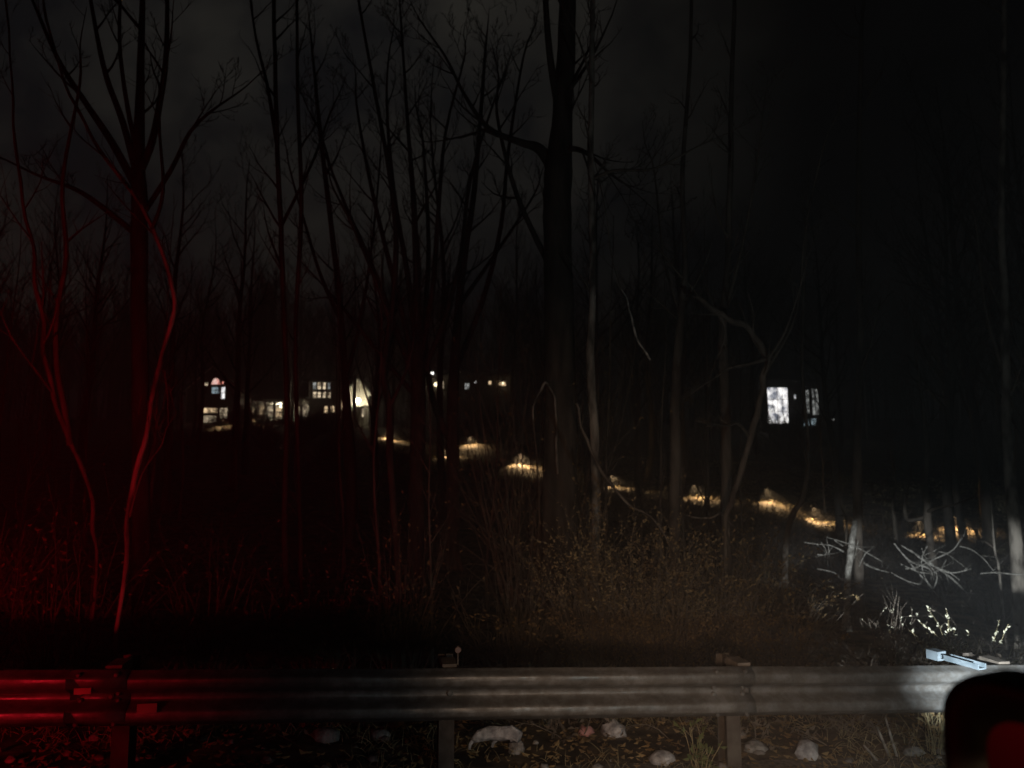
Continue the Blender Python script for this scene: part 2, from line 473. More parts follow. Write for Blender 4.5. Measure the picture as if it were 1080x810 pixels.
hero('spreading_tree', 'large dark tree at upper left whose limbs fan out against the glowing cloud', 12,
     [(150, 690, 20), (149, 560, 18), (148, 430, 17), (147, 300, 17), (147, 210, 17), (146, 165, 14), (148, 90, 9), (150, 0, 6)],
     [[(145, 200, 9), (118, 150, 8), (88, 105, 6.5), (60, 60, 5), (30, -10, 3)],
      [(146, 190, 8), (130, 130, 7), (112, 80, 6), (100, 25, 4.5), (90, -40, 3)],
      [(148, 180, 9), (160, 150, 8), (168, 110, 7), (175, 60, 6), (176, -20, 4)],
      [(147, 170, 6), (134, 110, 5), (126, 40, 4), (130, -40, 3)],
      [(148, 230, 6), (180, 180, 5), (200, 140, 4), (222, 118, 3)],
      [(147, 250, 7), (110, 220, 6), (80, 200, 5), (40, 185, 3)]],
     nb=9, bl=1.7, seed=5, t0=.5, extend=3, m='bark_dark', mt='bark_dark', up=.6, minr=.006)
hero('broad_tree', 'broad dark red-brown trunk standing close, the thickest in the middle of the wood', 10.5,
     [(590, 668, 44), (590, 600, 40), (591, 520, 37), (591, 430, 35), (590, 340, 34), (588, 260, 32), (588, 200, 31), (590, 165, 28), (594, 100, 22), (598, 30, 20), (600, -60, 16)],
     [[(588, 185, 16), (570, 158, 12), (548, 150, 8), (515, 135, 6), (490, 100, 4), (470, 60, 3)],
      [(590, 180, 9), (600, 158, 7), (620, 162, 5), (640, 180, 3)],
      [(592, 130, 10), (580, 60, 8), (574, -20, 6)],
      [(590, 300, 8), (560, 240, 6), (540, 190, 5), (524, 120, 3.5)]],
     nb=12, bl=1.9, seed=6, t0=.55, extend=6, m='bark_dark', mt='bark_dark', up=.5, minr=.006)
hero('straight_tree', 'straight thin pale grey trunk just right of the broad red-brown one', 9.5,
     [(628, 600, 9), (628, 500, 9.5), (625, 420, 9), (622, 370, 8.5), (625, 310, 8), (625, 240, 8), (623, 170, 7), (624, 90, 6.5), (625, 10, 6), (626, -60, 5)],
     [[(623, 190, 4), (648, 180, 3.5), (690, 178, 3), (735, 155, 2)], [(625, 90, 3), (610, 40, 2)]],
     nb=10, bl=1.0, seed=7, t0=.35, extend=4, m='bark_pale')
hero('grey_tree', 'straight grey trunk left of the arching tree, ending under the twig tangle', 11,
     [(712, 560, 12), (712, 500, 12), (712, 440, 11), (714, 390, 10), (718, 335, 8), (722, 280, 6), (720, 180, 5), (728, 60, 4), (730, -60, 3)],
     [[(718, 335, 4), (700, 270, 3), (690, 180, 2)]], nb=9, bl=1.3, seed=8, t0=.4, m='bark')
hero('upright_tree', 'upright grey trunk passing behind the bend of the arching tree', 11.5,
     [(766, 560, 11), (766, 500, 11), (765, 440, 11), (763, 380, 10), (764, 330, 9), (768, 270, 7), (770, 180, 6), (772, 80, 5), (776, -40, 4)],
     [[(765, 330, 5), (785, 250, 3.5), (800, 160, 2.5)]], nb=10, bl=1.4, seed=9, t0=.4, m='bark')
hero('arching_tree', 'bent leaning tree that arches over and breaks at its elbow', 9.5,
     [(765, 565, 7), (772, 530, 8), (783, 490, 8.5), (793, 455, 9), (801, 425, 9.5), (807, 398, 10), (812, 380, 11), (804, 366, 10), (795, 355, 10), (785, 342, 10), (770, 338, 9.5), (757, 330, 10), (745, 320, 9), (734, 312, 5)],
     [[(811, 378, 5), (790, 384, 4), (770, 388, 3), (755, 398, 2)],
      [(811, 378, 4), (828, 350, 3), (842, 310, 2)],
      [(757, 330, 4), (765, 348, 3), (760, 370, 1.5)],
      [(790, 460, 4), (778, 447, 3), (768, 449, 2)],
      [(812, 385, 4), (840, 330, 3), (850, 240, 2.5), (870, 150, 2)]],
     nb=9, bl=.8, seed=10, t0=.4, m='bark', mt='bark', up=.2)
hero('edge_tree', 'trunk at the right edge whose foot shines white in the headlight', 13,
     [(1073, 604, 13), (1072, 580, 12), (1068, 540, 11), (1063, 480, 10), (1061, 400, 9), (1060, 330, 8), (1056, 240, 7), (1058, 120, 6), (1060, -20, 5)],
     [[(1061, 400, 4), (1040, 330, 3), (1030, 240, 2)]], nb=10, bl=1.6, seed=12, t0=.35, extend=3, m='bark_pale')
hero('hillside_tree', 'dim vertical trunk rising left of the lit shrubs under the blue-white windows', 15,
     [(905, 560, 9), (904, 500, 9), (905, 430, 8), (907, 350, 7), (905, 220, 6), (908, 60, 5)],
     [], nb=12, bl=1.6, seed=13, t0=.3, extend=3, m='bark')
hero('paired_tree', 'pair of dim upright trunks growing close together left of the houses', 13,
     [(302, 640, 6.5), (300, 540, 6), (303, 440, 5.5), (300, 340, 5.5), (296, 240, 5.5), (292, 140, 5), (290, 60, 4.5), (288, -60, 4)],
     [[(318, 640, 5), (316, 520, 4.5), (313, 430, 4.5), (312, 340, 4.5), (318, 220, 5), (314, 100, 4), (312, -30, 3)],
      [(292, 150, 5), (282, 90, 4), (270, 40, 3), (262, -20, 2)],
      [(296, 240, 4), (330, 170, 3), (348, 120, 2)]],
     nb=14, bl=1.5, seed=14, t0=.35, extend=3, m='bark_dark', mt='bark_dark')
hero('leaning_tree', 'dim tree with a slight lean standing right of the bright gabled shed', 12,
     [(420, 600, 7), (416, 540, 7.5), (411, 480, 8), (411, 430, 8), (404, 390, 7.5), (412, 340, 7), (418, 260, 6), (410, 180, 5), (396, 100, 4), (380, 10, 3)],
     [[(412, 340, 5), (390, 280, 4), (368, 230, 3), (350, 195, 2)], [(411, 430, 4), (432, 380, 3), (440, 320, 2.5), (436, 240, 2)]],
     nb=10, bl=1.3, seed=15, t0=.35, m='bark_dark', mt='bark_dark')
hero('vase_tree', 'vase-shaped tree with many stems fanning upward in the middle distance', 17,
     [(440, 560, 17), (440, 480, 16), (441, 420, 16), (441, 370, 15), (440, 330, 10), (438, 240, 7), (430, 130, 4), (424, 40, 3)],
     [[(438, 400, 9), (415, 340, 7), (392, 280, 6), (368, 225, 4), (350, 180, 3), (338, 140, 2)],
      [(438, 390, 8), (422, 320, 6), (404, 250, 5), (388, 180, 4), (376, 110, 2.5)],
      [(440, 370, 8), (430, 290, 6), (415, 200, 5), (408, 110, 3), (410, 60, 2)],
      [(443, 380, 8), (456, 310, 6), (462, 230, 5), (470, 140, 3.5), (490, 60, 2)],
      [(443, 400, 8), (468, 340, 6), (486, 270, 5), (496, 190, 4), (520, 110, 2.5)],
      [(440, 420, 6), (400, 372, 5), (366, 330, 4), (340, 300, 2)]],
     nb=10, bl=1.9, seed=16, t0=.5, m='bark_dark', mt='bark_dark', up=.5, minr=.008)
hero('twin_stem_tree', 'dark twin-stemmed tree in front of the lowest lit ground patches at centre', 19,
     [(478, 560, 14), (478, 500, 14), (477, 440, 13), (480, 380, 11), (486, 300, 8), (500, 200, 6), (510, 80, 4)],
     [[(477, 470, 8), (456, 420, 7), (448, 350, 6), (452, 260, 5), (446, 150, 3)],
      [(480, 390, 7), (508, 320, 6), (528, 240, 5), (536, 160, 4), (552, 60, 2.5)],
      [(486, 320, 5), (514, 280, 4), (548, 230, 3), (566, 200, 2)]],
     nb=10, bl=1.8, seed=17, t0=.45, m='bark_dark', mt='bark_dark', minr=.008)
hero('sooty_tree', 'black trunk crossing in front of the left end of the bright shed', 21,
     [(371, 520, 12), (368, 470, 12), (366, 440, 10), (364, 400, 8), (360, 340, 7), (352, 260, 6), (340, 160, 5), (330, 60, 3)],
     [[(364, 400, 5), (380, 340, 4), (392, 260, 3), (400, 180, 2)], [(360, 340, 5), (338, 290, 4), (320, 230, 3), (306, 180, 2)]],
     nb=10, bl=2.0, seed=18, t0=.4, m='bark_dark', mt='bark_dark', minr=.008)
hero('crooked_vine', 'pale crooked vine with a drooping fork clinging to the broad trunk', 10.2,
     [(588, 500, 3), (587, 470, 3.5), (586, 440, 3.5), (583, 418, 3.5), (577, 405, 4, -.2), (572, 407, 3.5, -.25), (566, 420, 3.5, -.3), (562, 432, 3, -.3), (562, 443, 2, -.3)],
     [[(575, 406, 2.5), (574, 396, 2), (575, 388, 1.2)], [(577, 405, 2), (586, 406, 1.6), (594, 408, 1)]],
     nb=4, bl=.18, lev=0, seed=19, m='bark_pale', up=.1, root=False, cat='vine')
hero('drooping_vine', 'long bare vine sagging to the right below the straight thin trunk', 8.4,
     [(608, 425, 3), (613, 450, 4), (624, 478, 4.5), (640, 505, 4.5), (660, 528, 4), (684, 545, 3.5), (700, 562, 3), (712, 590, 3), (716, 640, 3)],
     [], nb=5, bl=.35, lev=0, seed=20, m='bark', up=0, root=False, cat='vine')
# the vine's upper end hangs on the thin trunk, lower end reaches the brush
hero('snapped_branch', 'thin pale snapped branch hanging upside down in the tangle', 9.3,
     [(655, 305, 2), (664, 325, 2.5), (667, 345, 3), (675, 362, 3), (687, 380, 3.2)],
     [[(655, 306, 1.5), (645, 270, 1.5), (640, 230, 1.5), (632, 190, 1.5)]], nb=2, bl=.2, lev=0, seed=21, m='dead', root=False, cat='branch', up=-.2)
hero('stump', 'short pale barkless snag sticking up between the two brush piles', 14.5,
     [(894, 612, 6), (897, 590, 6.5), (899, 568, 6.5), (902, 547, 5)], [[(892, 575, 2), (893, 550, 2.5), (892, 544, 2)]], nb=0, m='dead', cat='snag')
hero('forked_shrub', 'leafless forked stem in dim grey light behind the right brush pile', 18,
     [(982, 576, 8), (978, 552, 8), (978, 530, 7), (975, 505, 6), (978, 470, 5), (972, 420, 4)],
     [[(978, 545, 5), (966, 548, 4), (957, 548, 4), (954, 538, 4), (955, 528, 3)], [(945, 568, 4), (943, 548, 4), (941, 532, 3)], [(978, 540, 4), (990, 535, 3), (1008, 532, 2)]],
     nb=6, bl=.8, seed=23, m='bark', cat='shrub')
hero('bare_shrub', 'small bare Y-shaped shrub in front of the white-footed trunk', 13.5,
     [(1054, 604, 2.5), (1050, 585, 2.5), (1048, 570, 2), (1047, 555, 1.5)], [[(1050, 580, 2), (1040, 572, 2), (1032, 570, 1)], [(1048, 572, 1.5), (1056, 562, 1)]], nb=6, bl=.3, seed=24, m='bark_pale', cat='shrub')
hero('mossy_sapling', 'slim tilted sapling rising behind the reddish brush at lower right of centre', 14,
     [(828, 590, 7), (832, 560, 6), (838, 540, 6), (848, 520, 5), (852, 470, 4), (846, 380, 3.5), (850, 260, 3)],
     [], nb=10, bl=1.2, seed=25, m='bark')

# prototypes for the background trees
def proto(kind, seed):
    r = random.Random(seed)
    H = {'tall': r.uniform(14, 18), 'multi': r.uniform(11, 14), 'sapling': r.uniform(5, 8)}[kind]
    rb = {'tall': r.uniform(.14, .2), 'multi': r.uniform(.14, .18), 'sapling': r.uniform(.035, .05)}[kind]
    T = thing('bare_tree' if kind != 'sapling' else 'sapling', '', 'tree', (0, 0, 0))
    n = 12; pts = []; rad = []
    ax, ay = r.uniform(-.05, .05), r.uniform(-.05, .05)
    for i in range(n + 1):
        t = i / n
        pts.append(Vector((ax * H * t + .02 * H * noise.noise(Vector((t * 3, seed, 0))), ay * H * t + .02 * H * noise.noise(Vector((t * 3, seed, 7))), -.3 + (H + .3) * t)))
        rad.append(max(.008, rb * (1 - .93 * t ** .9)))
    mb = MB(); mb.tube(pts, rad, 8)
    a = mb.build('trunk', M['bark_dark' if kind != 'sapling' else 'bark'], T, smooth=True)
    cb = MB()
    if kind == 'multi':
        for k in range(6):
            t = .18 + .05 * k; p, rr, tg = at_poly(pts, rad, t)
            an = k * 2.4 + r.random(); d = Vector((math.cos(an) * .45, math.sin(an) * .45, 1)).normalized()
            q = curve_pts(p, d, H * .7, 8, 0, r, .15, .06); ra = [max(.012, rr * .6 * (1 - .9 * i / 8)) for i in range(9)]
            cb.tube(q, ra, 6, cap=False)
            sprout(cb, q, ra, 8, H * .16, r, 1, .25, .5, .009, .8)
        sprout(cb, pts, rad, 8, H * .17, r, 1, .4, .5, .009, .8)
    elif kind == 'tall':
        sprout(cb, pts, rad, 20, H * .24, r, 2, .30, .6, .009, .95, 4)
    else:
        sprout(cb, pts, rad, 12, H * .2, r, 1, .25, .5, .006, .8, 4)
    b = cb.build('crown', M['bark_dark' if kind != 'sapling' else 'twig'], T, smooth=True)
    CH[T.name] = [a, b]
    return T
protos = [proto('tall', 31), proto('tall', 32), proto('tall', 33), proto('multi', 34), proto('multi', 35), proto('sapling', 36), proto('sapling', 37), proto('sapling', 38)]
LAB = {'tall': ('tall leafless tree standing among many in the dark wood', 'tall leafless trees deep in the wood'),
       'multi': ('many-stemmed leafless tree standing back in the dark wood', 'many-stemmed trees back in the wood'),
       'sapling': ('thin leafless sapling in the dark understorey', 'thin saplings in the understorey')}
used = set(); r = random.Random(78)
def place(i, px, d, s=1.0):
    pr = protos[i]; kind = 'tall' if i < 3 else ('multi' if i < 5 else 'sapling')
    if i in used:
        o = copy_tree(pr)
    else: o = pr; used.add(i)
    p = on(px, d); o.location = p; o.rotation_euler = (0, 0, r.uniform(0, 6.28)); o.scale = (s, s, s * r.uniform(.92, 1.1))
    o['label'], o['group'] = LAB[kind]
spots = []
def free(px, d):
    for a, b in spots:
        if abs(a - px) < 9 and abs(b - d) < 2.5: return False
    return True
keep = [(210, 242, 56), (368, 392, 56), (262, 296, 56), (324, 352, 56), (525, 568, 34), (806, 834, 66), (844, 866, 66)]      # sight lines kept open to lit places
n = 0
while n < 74:
    px = r.uniform(-260, 1340); d = r.uniform(20, 62)
    i = r.choice((0, 1, 2, 0, 1, 2, 3, 4))
    if any(a < px < b and d < e for a, b, e in keep) or not free(px, d): continue
    if 420 < px < 530 and r.random() < .5: continue
    spots.append((px, d)); place(i, px, d, r.uniform(.75, 1.15)); n += 1
n = 0
while n < 46:
    px = r.uniform(-100, 1200); d = r.uniform(10, 34)
    if any(a < px < b for a, b, e in keep) or not free(px, d) or (840 < px < 1090 and d < 27): continue
    spots.append((px, d)); place(r.choice((5, 6, 7)), px, d, r.uniform(.6, 1.2)); n += 1

for i_, px_, d_, s_ in ((5, 812, 58, 1.0), (6, 829, 50, .9), (7, 855, 60, 1.1), (5, 226, 55, .8), (6, 276, 54, .9), (7, 350, 56, .8), (6, 470, 60, 1.0), (5, 520, 62, 1.0)): place(i_, px_, d_, s_)
# far wood beyond the houses: one mass
def far_wood():
    mb = MB(); r = random.Random(5)
    for k in range(760):
        px = r.uniform(-500, 1580); d = r.uniform(86, 130)
        b = on(px, d); H = r.uniform(10, 20)
        top = b + Vector((r.uniform(-1, 1), 0, H))
        pts = [b, b.lerp(top, .5) + Vector((r.uniform(-.4, .4), 0, 0)), top]
        mb.tube(pts, [.22, .15, .03], 4, cap=False)
        for j in range(30):
            p = b.lerp(top, r.uniform(.25, .97)); a = r.uniform(0, 6.28)
            L = r.uniform(1.5, 4.5)
            e = p + Vector((math.cos(a) * L * .6, math.sin(a) * L * .6, L * .8))
            m_ = p.lerp(e, .5) + Vector((0, 0, -.25))
            mb.tube([p, m_, e], [.06, .045, .015], 3, cap=False)
            for _ in range(4):
                q = p.lerp(e, r.uniform(.3, 1)); L2 = r.uniform(.6, 1.6); a2 = r.uniform(0, 6.28)
                mb.tube([q, q + Vector((math.cos(a2) * L2 * .6, math.sin(a2) * L2 * .6, L2 * .9))], [.03, .012], 3, cap=False)
    tag(mb.build('forest', M['bark_dark']), 'far-off leafless wood behind the houses', 'wood', kind='stuff')
far_wood()

# ---------------------------------------------------------------- brush and weeds
def bush(name, label, px, d, W, H, nst, ml, leaves, seed, leaf_size=.05, ms='twig', group=None, cat='bush', rad=.008, lev=2, lean=0):
    r = random.Random(seed); b = on(px, d)
    T = thing(name, label, cat, b, group)
    sb = MB(); lb = MB()
    for k in range(nst):
        a = r.uniform(0, 6.28); sp = r.uniform(.05, 1)
        p0 = Vector((math.cos(a) * .12 * W, math.sin(a) * .12 * W, -.05))
        dd = Vector((math.cos(a) * sp * W / H + lean, math.sin(a) * sp * W / H * .8, 1.2 + .3 * r.random()))
        L = H * r.uniform(.55, 1.1)
        q = curve_pts(p0, dd, L, 7, 0, r, -.55 * sp, .13)
        r0 = rad * r.uniform(.7, 1.3); ra = [max(.0022, r0 * (1 - .8 * i / 7)) for i in range(8)]
        sb.tube(q, ra, 5, cap=False)
        for j in range(6 if lev > 1 else 3):
            p, rr, tg = at_poly(q, ra, r.uniform(.25, .99))
            d2 = (tg + Vector((r.uniform(-1, 1), r.uniform(-1, 1), r.uniform(-.4, .7)))).normalized()
            q2 = curve_pts(p, d2, L * r.uniform(.15, .4), 4, 0, r, -.1, .2)
            ra2 = [max(.0016, rr * .6 * (1 - .7 * i / 4)) for i in range(5)]
            sb.tube(q2, ra2, 3, cap=False)
            for _ in range(leaves):
                p2, _r, t2 = at_poly(q2, ra2, r.uniform(.1, 1))
                dv = (t2 + Vector((r.uniform(-1, 1), r.uniform(-1, 1), r.uniform(-1, .6)))).normalized()
                sd = dv.cross(Vector((r.uniform(-1, 1), r.uniform(-1, 1), r.uniform(-1, 1)))).normalized()
                s = leaf_size * r.uniform(.5, 1.2)
                lb.leaf(p2, dv, sd, s, s * .5)
    sb.build('stem', M[ms], T, smooth=True)
    if lb.v: lb.build('foliage', M[ml], T)
    return T
bush('thorn_bush', 'yellowish-brown bush with upright shoots at the foot of the broad trunk', 640, 8.6, 1.15, 2.1, 90, 'leaf_tan', 11, 41, .040)
bush('thorn_bush', 'rusty brown bush right of the yellowish one, behind the guardrail', 705, 8.3, 1.15, 1.8, 84, 'leaf_tan', 10, 42, .038)
bush('thorn_bush', 'greyish tangled bush below the arching tree', 758, 8.8, 1.1, 1.9, 54, 'leaf_brown', 5, 43, .05)
bush('vine_thicket', 'tall brown tangle of twigs and vines hanging around the broad trunk', 566, 11.4, 2.0, 5.2, 60, 'leaf_brown', 3, 71, .05, rad=.012, cat='thicket')
bush('thorn_bush', 'low reddish thicket between the grey bush and the left brush pile', 818, 8.6, 1.0, 1.45, 40, 'leaf_brown', 4, 44, .05)
bush('thorn_bush', 'tall dim grey bush with leaves under the bend of the arching tree', 790, 13, 1.3, 2.2, 50, 'leaf_brown', 4, 45, .06)
bush('thorn_bush', 'dark red-brown bush left of the broad trunk', 540, 8.6, .9, 1.5, 34, 'leaf_brown', 1, 46, .05)
bush('thorn_bush', 'faint orange-brown bush below the leaning tree', 425, 9.6, 1.1, 2.1, 40, 'leaf_brown', 2, 47, .055)
bush('thorn_bush', 'dim bush left of the orange-brown one with thin arching canes', 340, 9.5, 1.0, 1.6, 34, 'leaf_brown', 1, 48, .05)
bush('thorn_bush', 'sparse red-lit bush right of the slender red tree', 215, 8.6, 1.0, 1.7, 34, 'leaf_brown', 1, 49, .05)
bush('thorn_bush', 'red-lit bush at the foot of the forked sapling', 60, 7.8, 1.2, 1.9, 44, 'leaf_brown', 1, 50, .055)
bush('thorn_bush', 'dark bush behind the left end of the guardrail', -40, 7.4, 1.2, 1.8, 40, 'leaf_brown', 1, 51, .055)
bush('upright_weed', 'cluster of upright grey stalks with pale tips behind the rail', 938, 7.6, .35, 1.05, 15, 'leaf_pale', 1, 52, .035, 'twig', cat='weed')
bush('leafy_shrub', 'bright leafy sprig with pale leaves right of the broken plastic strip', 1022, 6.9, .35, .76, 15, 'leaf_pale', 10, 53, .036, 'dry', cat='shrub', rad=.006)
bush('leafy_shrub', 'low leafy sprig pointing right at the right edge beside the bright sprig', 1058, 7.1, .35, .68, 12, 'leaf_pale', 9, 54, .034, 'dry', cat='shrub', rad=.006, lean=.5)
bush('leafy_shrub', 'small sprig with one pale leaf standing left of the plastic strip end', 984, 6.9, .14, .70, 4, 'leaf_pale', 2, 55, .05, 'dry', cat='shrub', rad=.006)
bush('dry_weed', 'yellow-green grassy weed at the foot of the right-hand post', 738, 5.35, .25, .34, 12, 'leaf_green', 2, 56, .06, 'dry', cat='weed', rad=.004, lev=1)
bush('dry_weed', 'dry orange-brown weed under the rail next to the door mirror', 985, 5.9, .3, .55, 14, 'leaf_brown', 3, 57, .05, 'dry', cat='weed', rad=.004, lev=1)
for i, (px, lab, tilt) in enumerate(((938, 'pale broken stalk leaning left under the rail', -.35), (946, 'longer pale broken stalk beside the shorter leaning one', -.22), (925, 'short grey stub of stalk under the rail, leftmost of three', -.8))):
    b = hit(px, 799 if i != 2 else 803); L = (.20, .27, .1)[i]
    mb = MB(); mb.tube([b, b + Vector((tilt * L * .5, .02, L * .55)), b + Vector((tilt * L, .02, L))], [.010, .009, .006], 6)
    tag(mb.build('stalk', M['dead'], smooth=True, origin=b), lab, 'stalk')

def brush_pile(name, label, strokes, d, seed, m='dead'):
    r = random.Random(seed)
    T0 = P(strokes[0][0][0], strokes[0][0][1], d); b = Vector((T0.x, d, G(T0.x, d)))
    mb = MB()
    for st in strokes:
        dd = d + r.uniform(-.6, .6)
        ps = [(P(x, y, dd + r.uniform(-.1, .1)), w * r.uniform(.4, .7) * dd / F / 2) for x, y, w in st]
        pts, rad = smooth_poly(ps, 4); mb.tube(pts, rad, 5, cap=True)
        sprout(mb, pts, rad, 3, .45, r, 0, .1, .1, .003, 1.1, 3)
    return tag(mb.build(name, M[m], smooth=True, origin=b), label, 'branches')
brush_pile('fallen_branch', 'left pile of pale fallen branches with a large V-shaped fork',
    [[(862, 600, 2), (880, 604, 2.5), (890, 612, 2.5), (897, 590, 3), (902, 585, 2), (905, 570, 2)],
     [(848, 572, 2), (862, 574, 2.5), (878, 576, 2.5), (900, 588, 3), (918, 598, 2.5), (938, 604, 2)],
     [(866, 572, 2), (872, 582, 2), (868, 586, 1.5)], [(880, 570, 2.5), (895, 580, 2.5), (912, 594, 3), (925, 600, 2)],
     [(862, 585, 2), (874, 584, 2), (872, 570, 1.5)], [(905, 600, 2), (912, 585, 2), (918, 580, 1.5)], [(888, 610, 2), (893, 615, 2)],
     [(870, 566, 1.5), (890, 572, 2), (905, 578, 2), (930, 592, 1.5)]], 14.6, 61)
brush_pile('fallen_branch', 'right pile of pale criss-crossed fallen branches catching the headlight',
    [[(943, 573, 2), (955, 588, 3), (970, 606, 3), (985, 621, 2.5)], [(950, 575, 2), (968, 586, 3), (990, 600, 3.2), (1006, 612, 3), (1021, 627, 2)],
     [(945, 576, 2), (960, 592, 3), (980, 600, 3), (985, 612, 2)], [(955, 600, 2), (968, 598, 2.5), (985, 590, 2.5), (1005, 580, 2), (1014, 567, 1.5)],
     [(940, 604, 2), (955, 612, 2.5), (968, 616, 2.5), (972, 615, 2)], [(960, 580, 2), (975, 592, 2.5), (988, 606, 2.5), (985, 620, 2)],
     [(972, 578, 2), (978, 590, 2.5), (1000, 604, 2.5), (1024, 600, 2)], [(965, 585, 2.5), (982, 596, 3), (1000, 603, 2), (1012, 612, 2)],
     [(950, 595, 2), (972, 604, 2.5), (990, 602, 2), (998, 590, 1.5)], [(978, 576, 2), (972, 590, 2), (975, 608, 2.2), (984, 622, 2)],
     [(985, 582, 2), (998, 584, 2), (1020, 600, 1.5)]], 14.0, 62)
brush_pile('fallen_branch', 'long thin bent branch arching low toward the right edge',
    [[(1012, 576, 1.5), (1025, 580, 2), (1038, 590, 2), (1048, 602, 2), (1056, 606, 1.5)], [(1034, 605, 2), (1050, 604, 2.5), (1080, 606, 3), (1110, 602, 2)]], 13.4, 63)
brush_pile('fallen_branch', 'dim grey branch lying level above the rusty bush',
    [[(722, 543, 2), (735, 546, 3), (750, 546, 3), (758, 542, 3), (764, 536, 3)], [(764, 536, 3), (768, 560, 3), (770, 575, 2)]], 10.5, 64, 'bark_pale')

# undergrowth: uncountable brambles and dead weeds
def undergrowth():
    r = random.Random(8); mb = MB(); lb = MB()
    for k in range(3800):
        px = r.uniform(-160, 1240); d = 5.9 + 22 * r.random() ** 1.5
        if d < 7.0 and r.random() < .5: continue
        b = on(px, d)
        L = r.uniform(.3, 1.3) * (1 if d > 7.5 else .42)
        if d > 11: L *= .8
        dv = Vector((r.uniform(-.9, .9), r.uniform(-.6, .6), 1))
        q = curve_pts(b - Vector((0, 0, .04)), dv, L, 5, 0, r, -.9, .22)
        r0 = r.uniform(.0025, .0055) * (1 + d / 22)
        ra = [r0 * (1 - .15 * i) for i in range(6)]
        mb.tube(q, ra, 3, cap=False)
        for j in range(3):
            p, rr, tg = at_poly(q, ra, r.uniform(.3, .95))
            q2 = curve_pts(p, tg + Vector((r.uniform(-1, 1), r.uniform(-1, 1), r.uniform(-.5, .8))), L * .3, 3, 0, r, -.2, .2)
            mb.tube(q2, [rr * .7, rr * .6, rr * .5, rr * .3], 3, cap=False)
            if r.random() < (.55 if px > 560 else .08):
                for _ in range(3):
                    dd = Vector((r.uniform(-1, 1), r.uniform(-1, 1), r.uniform(-1, .4))).normalized()
                    sd = dd.cross(Vector((r.uniform(-1, 1), .3, r.uniform(-1, 1)))).normalized()
                    s = r.uniform(.025, .06) * (1 + d / 25)
                    mb.leaf(q2[r.randint(1, 3)], dd, sd, s, s * .5)
    tag(mb.build('undergrowth', M['twig']), 'tangled brambles and dead weeds covering the slope behind the guardrail', 'undergrowth', kind='stuff')
undergrowth()
def shrub_proto(seed, H):
    r = random.Random(seed); T = thing('leafless_shrub', 'dense leafless shrub in the dark understorey', 'shrub', (0, 0, 0), 'leafless shrubs in the understorey')
    sb = MB()
    for k in range(26):
        a = r.uniform(0, 6.28); sp = r.uniform(.1, 1)
        p0 = Vector((math.cos(a) * .15, math.sin(a) * .15, -.1))
        q = curve_pts(p0, Vector((math.cos(a) * sp, math.sin(a) * sp, 1.1)), H * r.uniform(.5, 1.1), 6, 0, r, -.3 * sp, .14)
        ra = [.016 * (1 - .12 * i) for i in range(7)]
        sb.tube(q, ra, 4, cap=False); sprout(sb, q, ra, 6, H * .3, r, 1, .15, .2, .006, 1.1, 4)
    a = sb.build('stem', M['bark_dark'], T, smooth=True); CH[T.name] = [a]; return T
sps = [shrub_proto(91, 1.5), shrub_proto(92, 1.9), shrub_proto(93, 1.2)]; su = set()
r = random.Random(15)
for k in range(120):
    px = r.uniform(180, 1160); D = interp(DTAB, px); d = D - r.uniform(1.5, 12)
    if k % 4 == 3: d = D + r.uniform(3, 16); 
    if any(abs(px - c) < w_ for c, w_ in ((547, 16), (645, 9), (471, 9), (1005, 15), (858, 12), (380, 9))) and k % 4 != 3 and d > D - 5: continue
    tall = 1
    if k < 18: px = r.uniform(205, 366); d = r.uniform(47, 60); tall = 1.5
    elif k < 26: px = r.uniform(798, 880); d = r.uniform(48, 66); tall = 2.2
    elif k < 34: px = r.uniform(440, 545); d = r.uniform(60, 76); tall = 2.2
    i = r.randrange(3)
    if i in su: o = copy_tree(sps[i])
    else: o = sps[i]; su.add(i)
    o.location = on(px, d); o.rotation_euler = (0, 0, r.uniform(0, 6.28)); s_ = r.uniform(.6, 1.15) * tall; o.scale = (s_ * 1.2, s_ * 1.2, s_)
def slope_weeds():
    r = random.Random(18); mb = MB(); lb = MB()
    for k in range(9000):
        px = r.uniform(380, 1140); D = interp(DTAB, px); d = D + r.uniform(-7, 9)
        b = on(px, d)
        if noise.noise(Vector((b.x * .7, b.y * .7, 2))) < r.uniform(-.3, .3): continue
        L = r.uniform(.05, .22)
        q = curve_pts(b - Vector((0, 0, .03)), Vector((r.uniform(-.8, .8), r.uniform(-.8, .8), 1)), L, 3, 0, r, -.6, .2)
        mb.tube(q, [.012, .010, .008, .003], 3, cap=False)
        for _ in range(2):
            dd = Vector((r.uniform(-1, 1), r.uniform(-1, 1), r.uniform(-.3, .6))).normalized()
            sd = dd.cross(Vector((r.uniform(-1, 1), .3, r.uniform(-1, 1)))).normalized()
            s_ = r.uniform(.05, .13); mb.leaf(b + Vector((r.uniform(-.3, .3), r.uniform(-.3, .3), .04)), dd, sd, s_, s_ * .6)
    tag(mb.build('dead_weeds', M['dry']), 'dead weeds and leaves on the lit slope below the houses', 'weeds', kind='stuff')
slope_weeds()
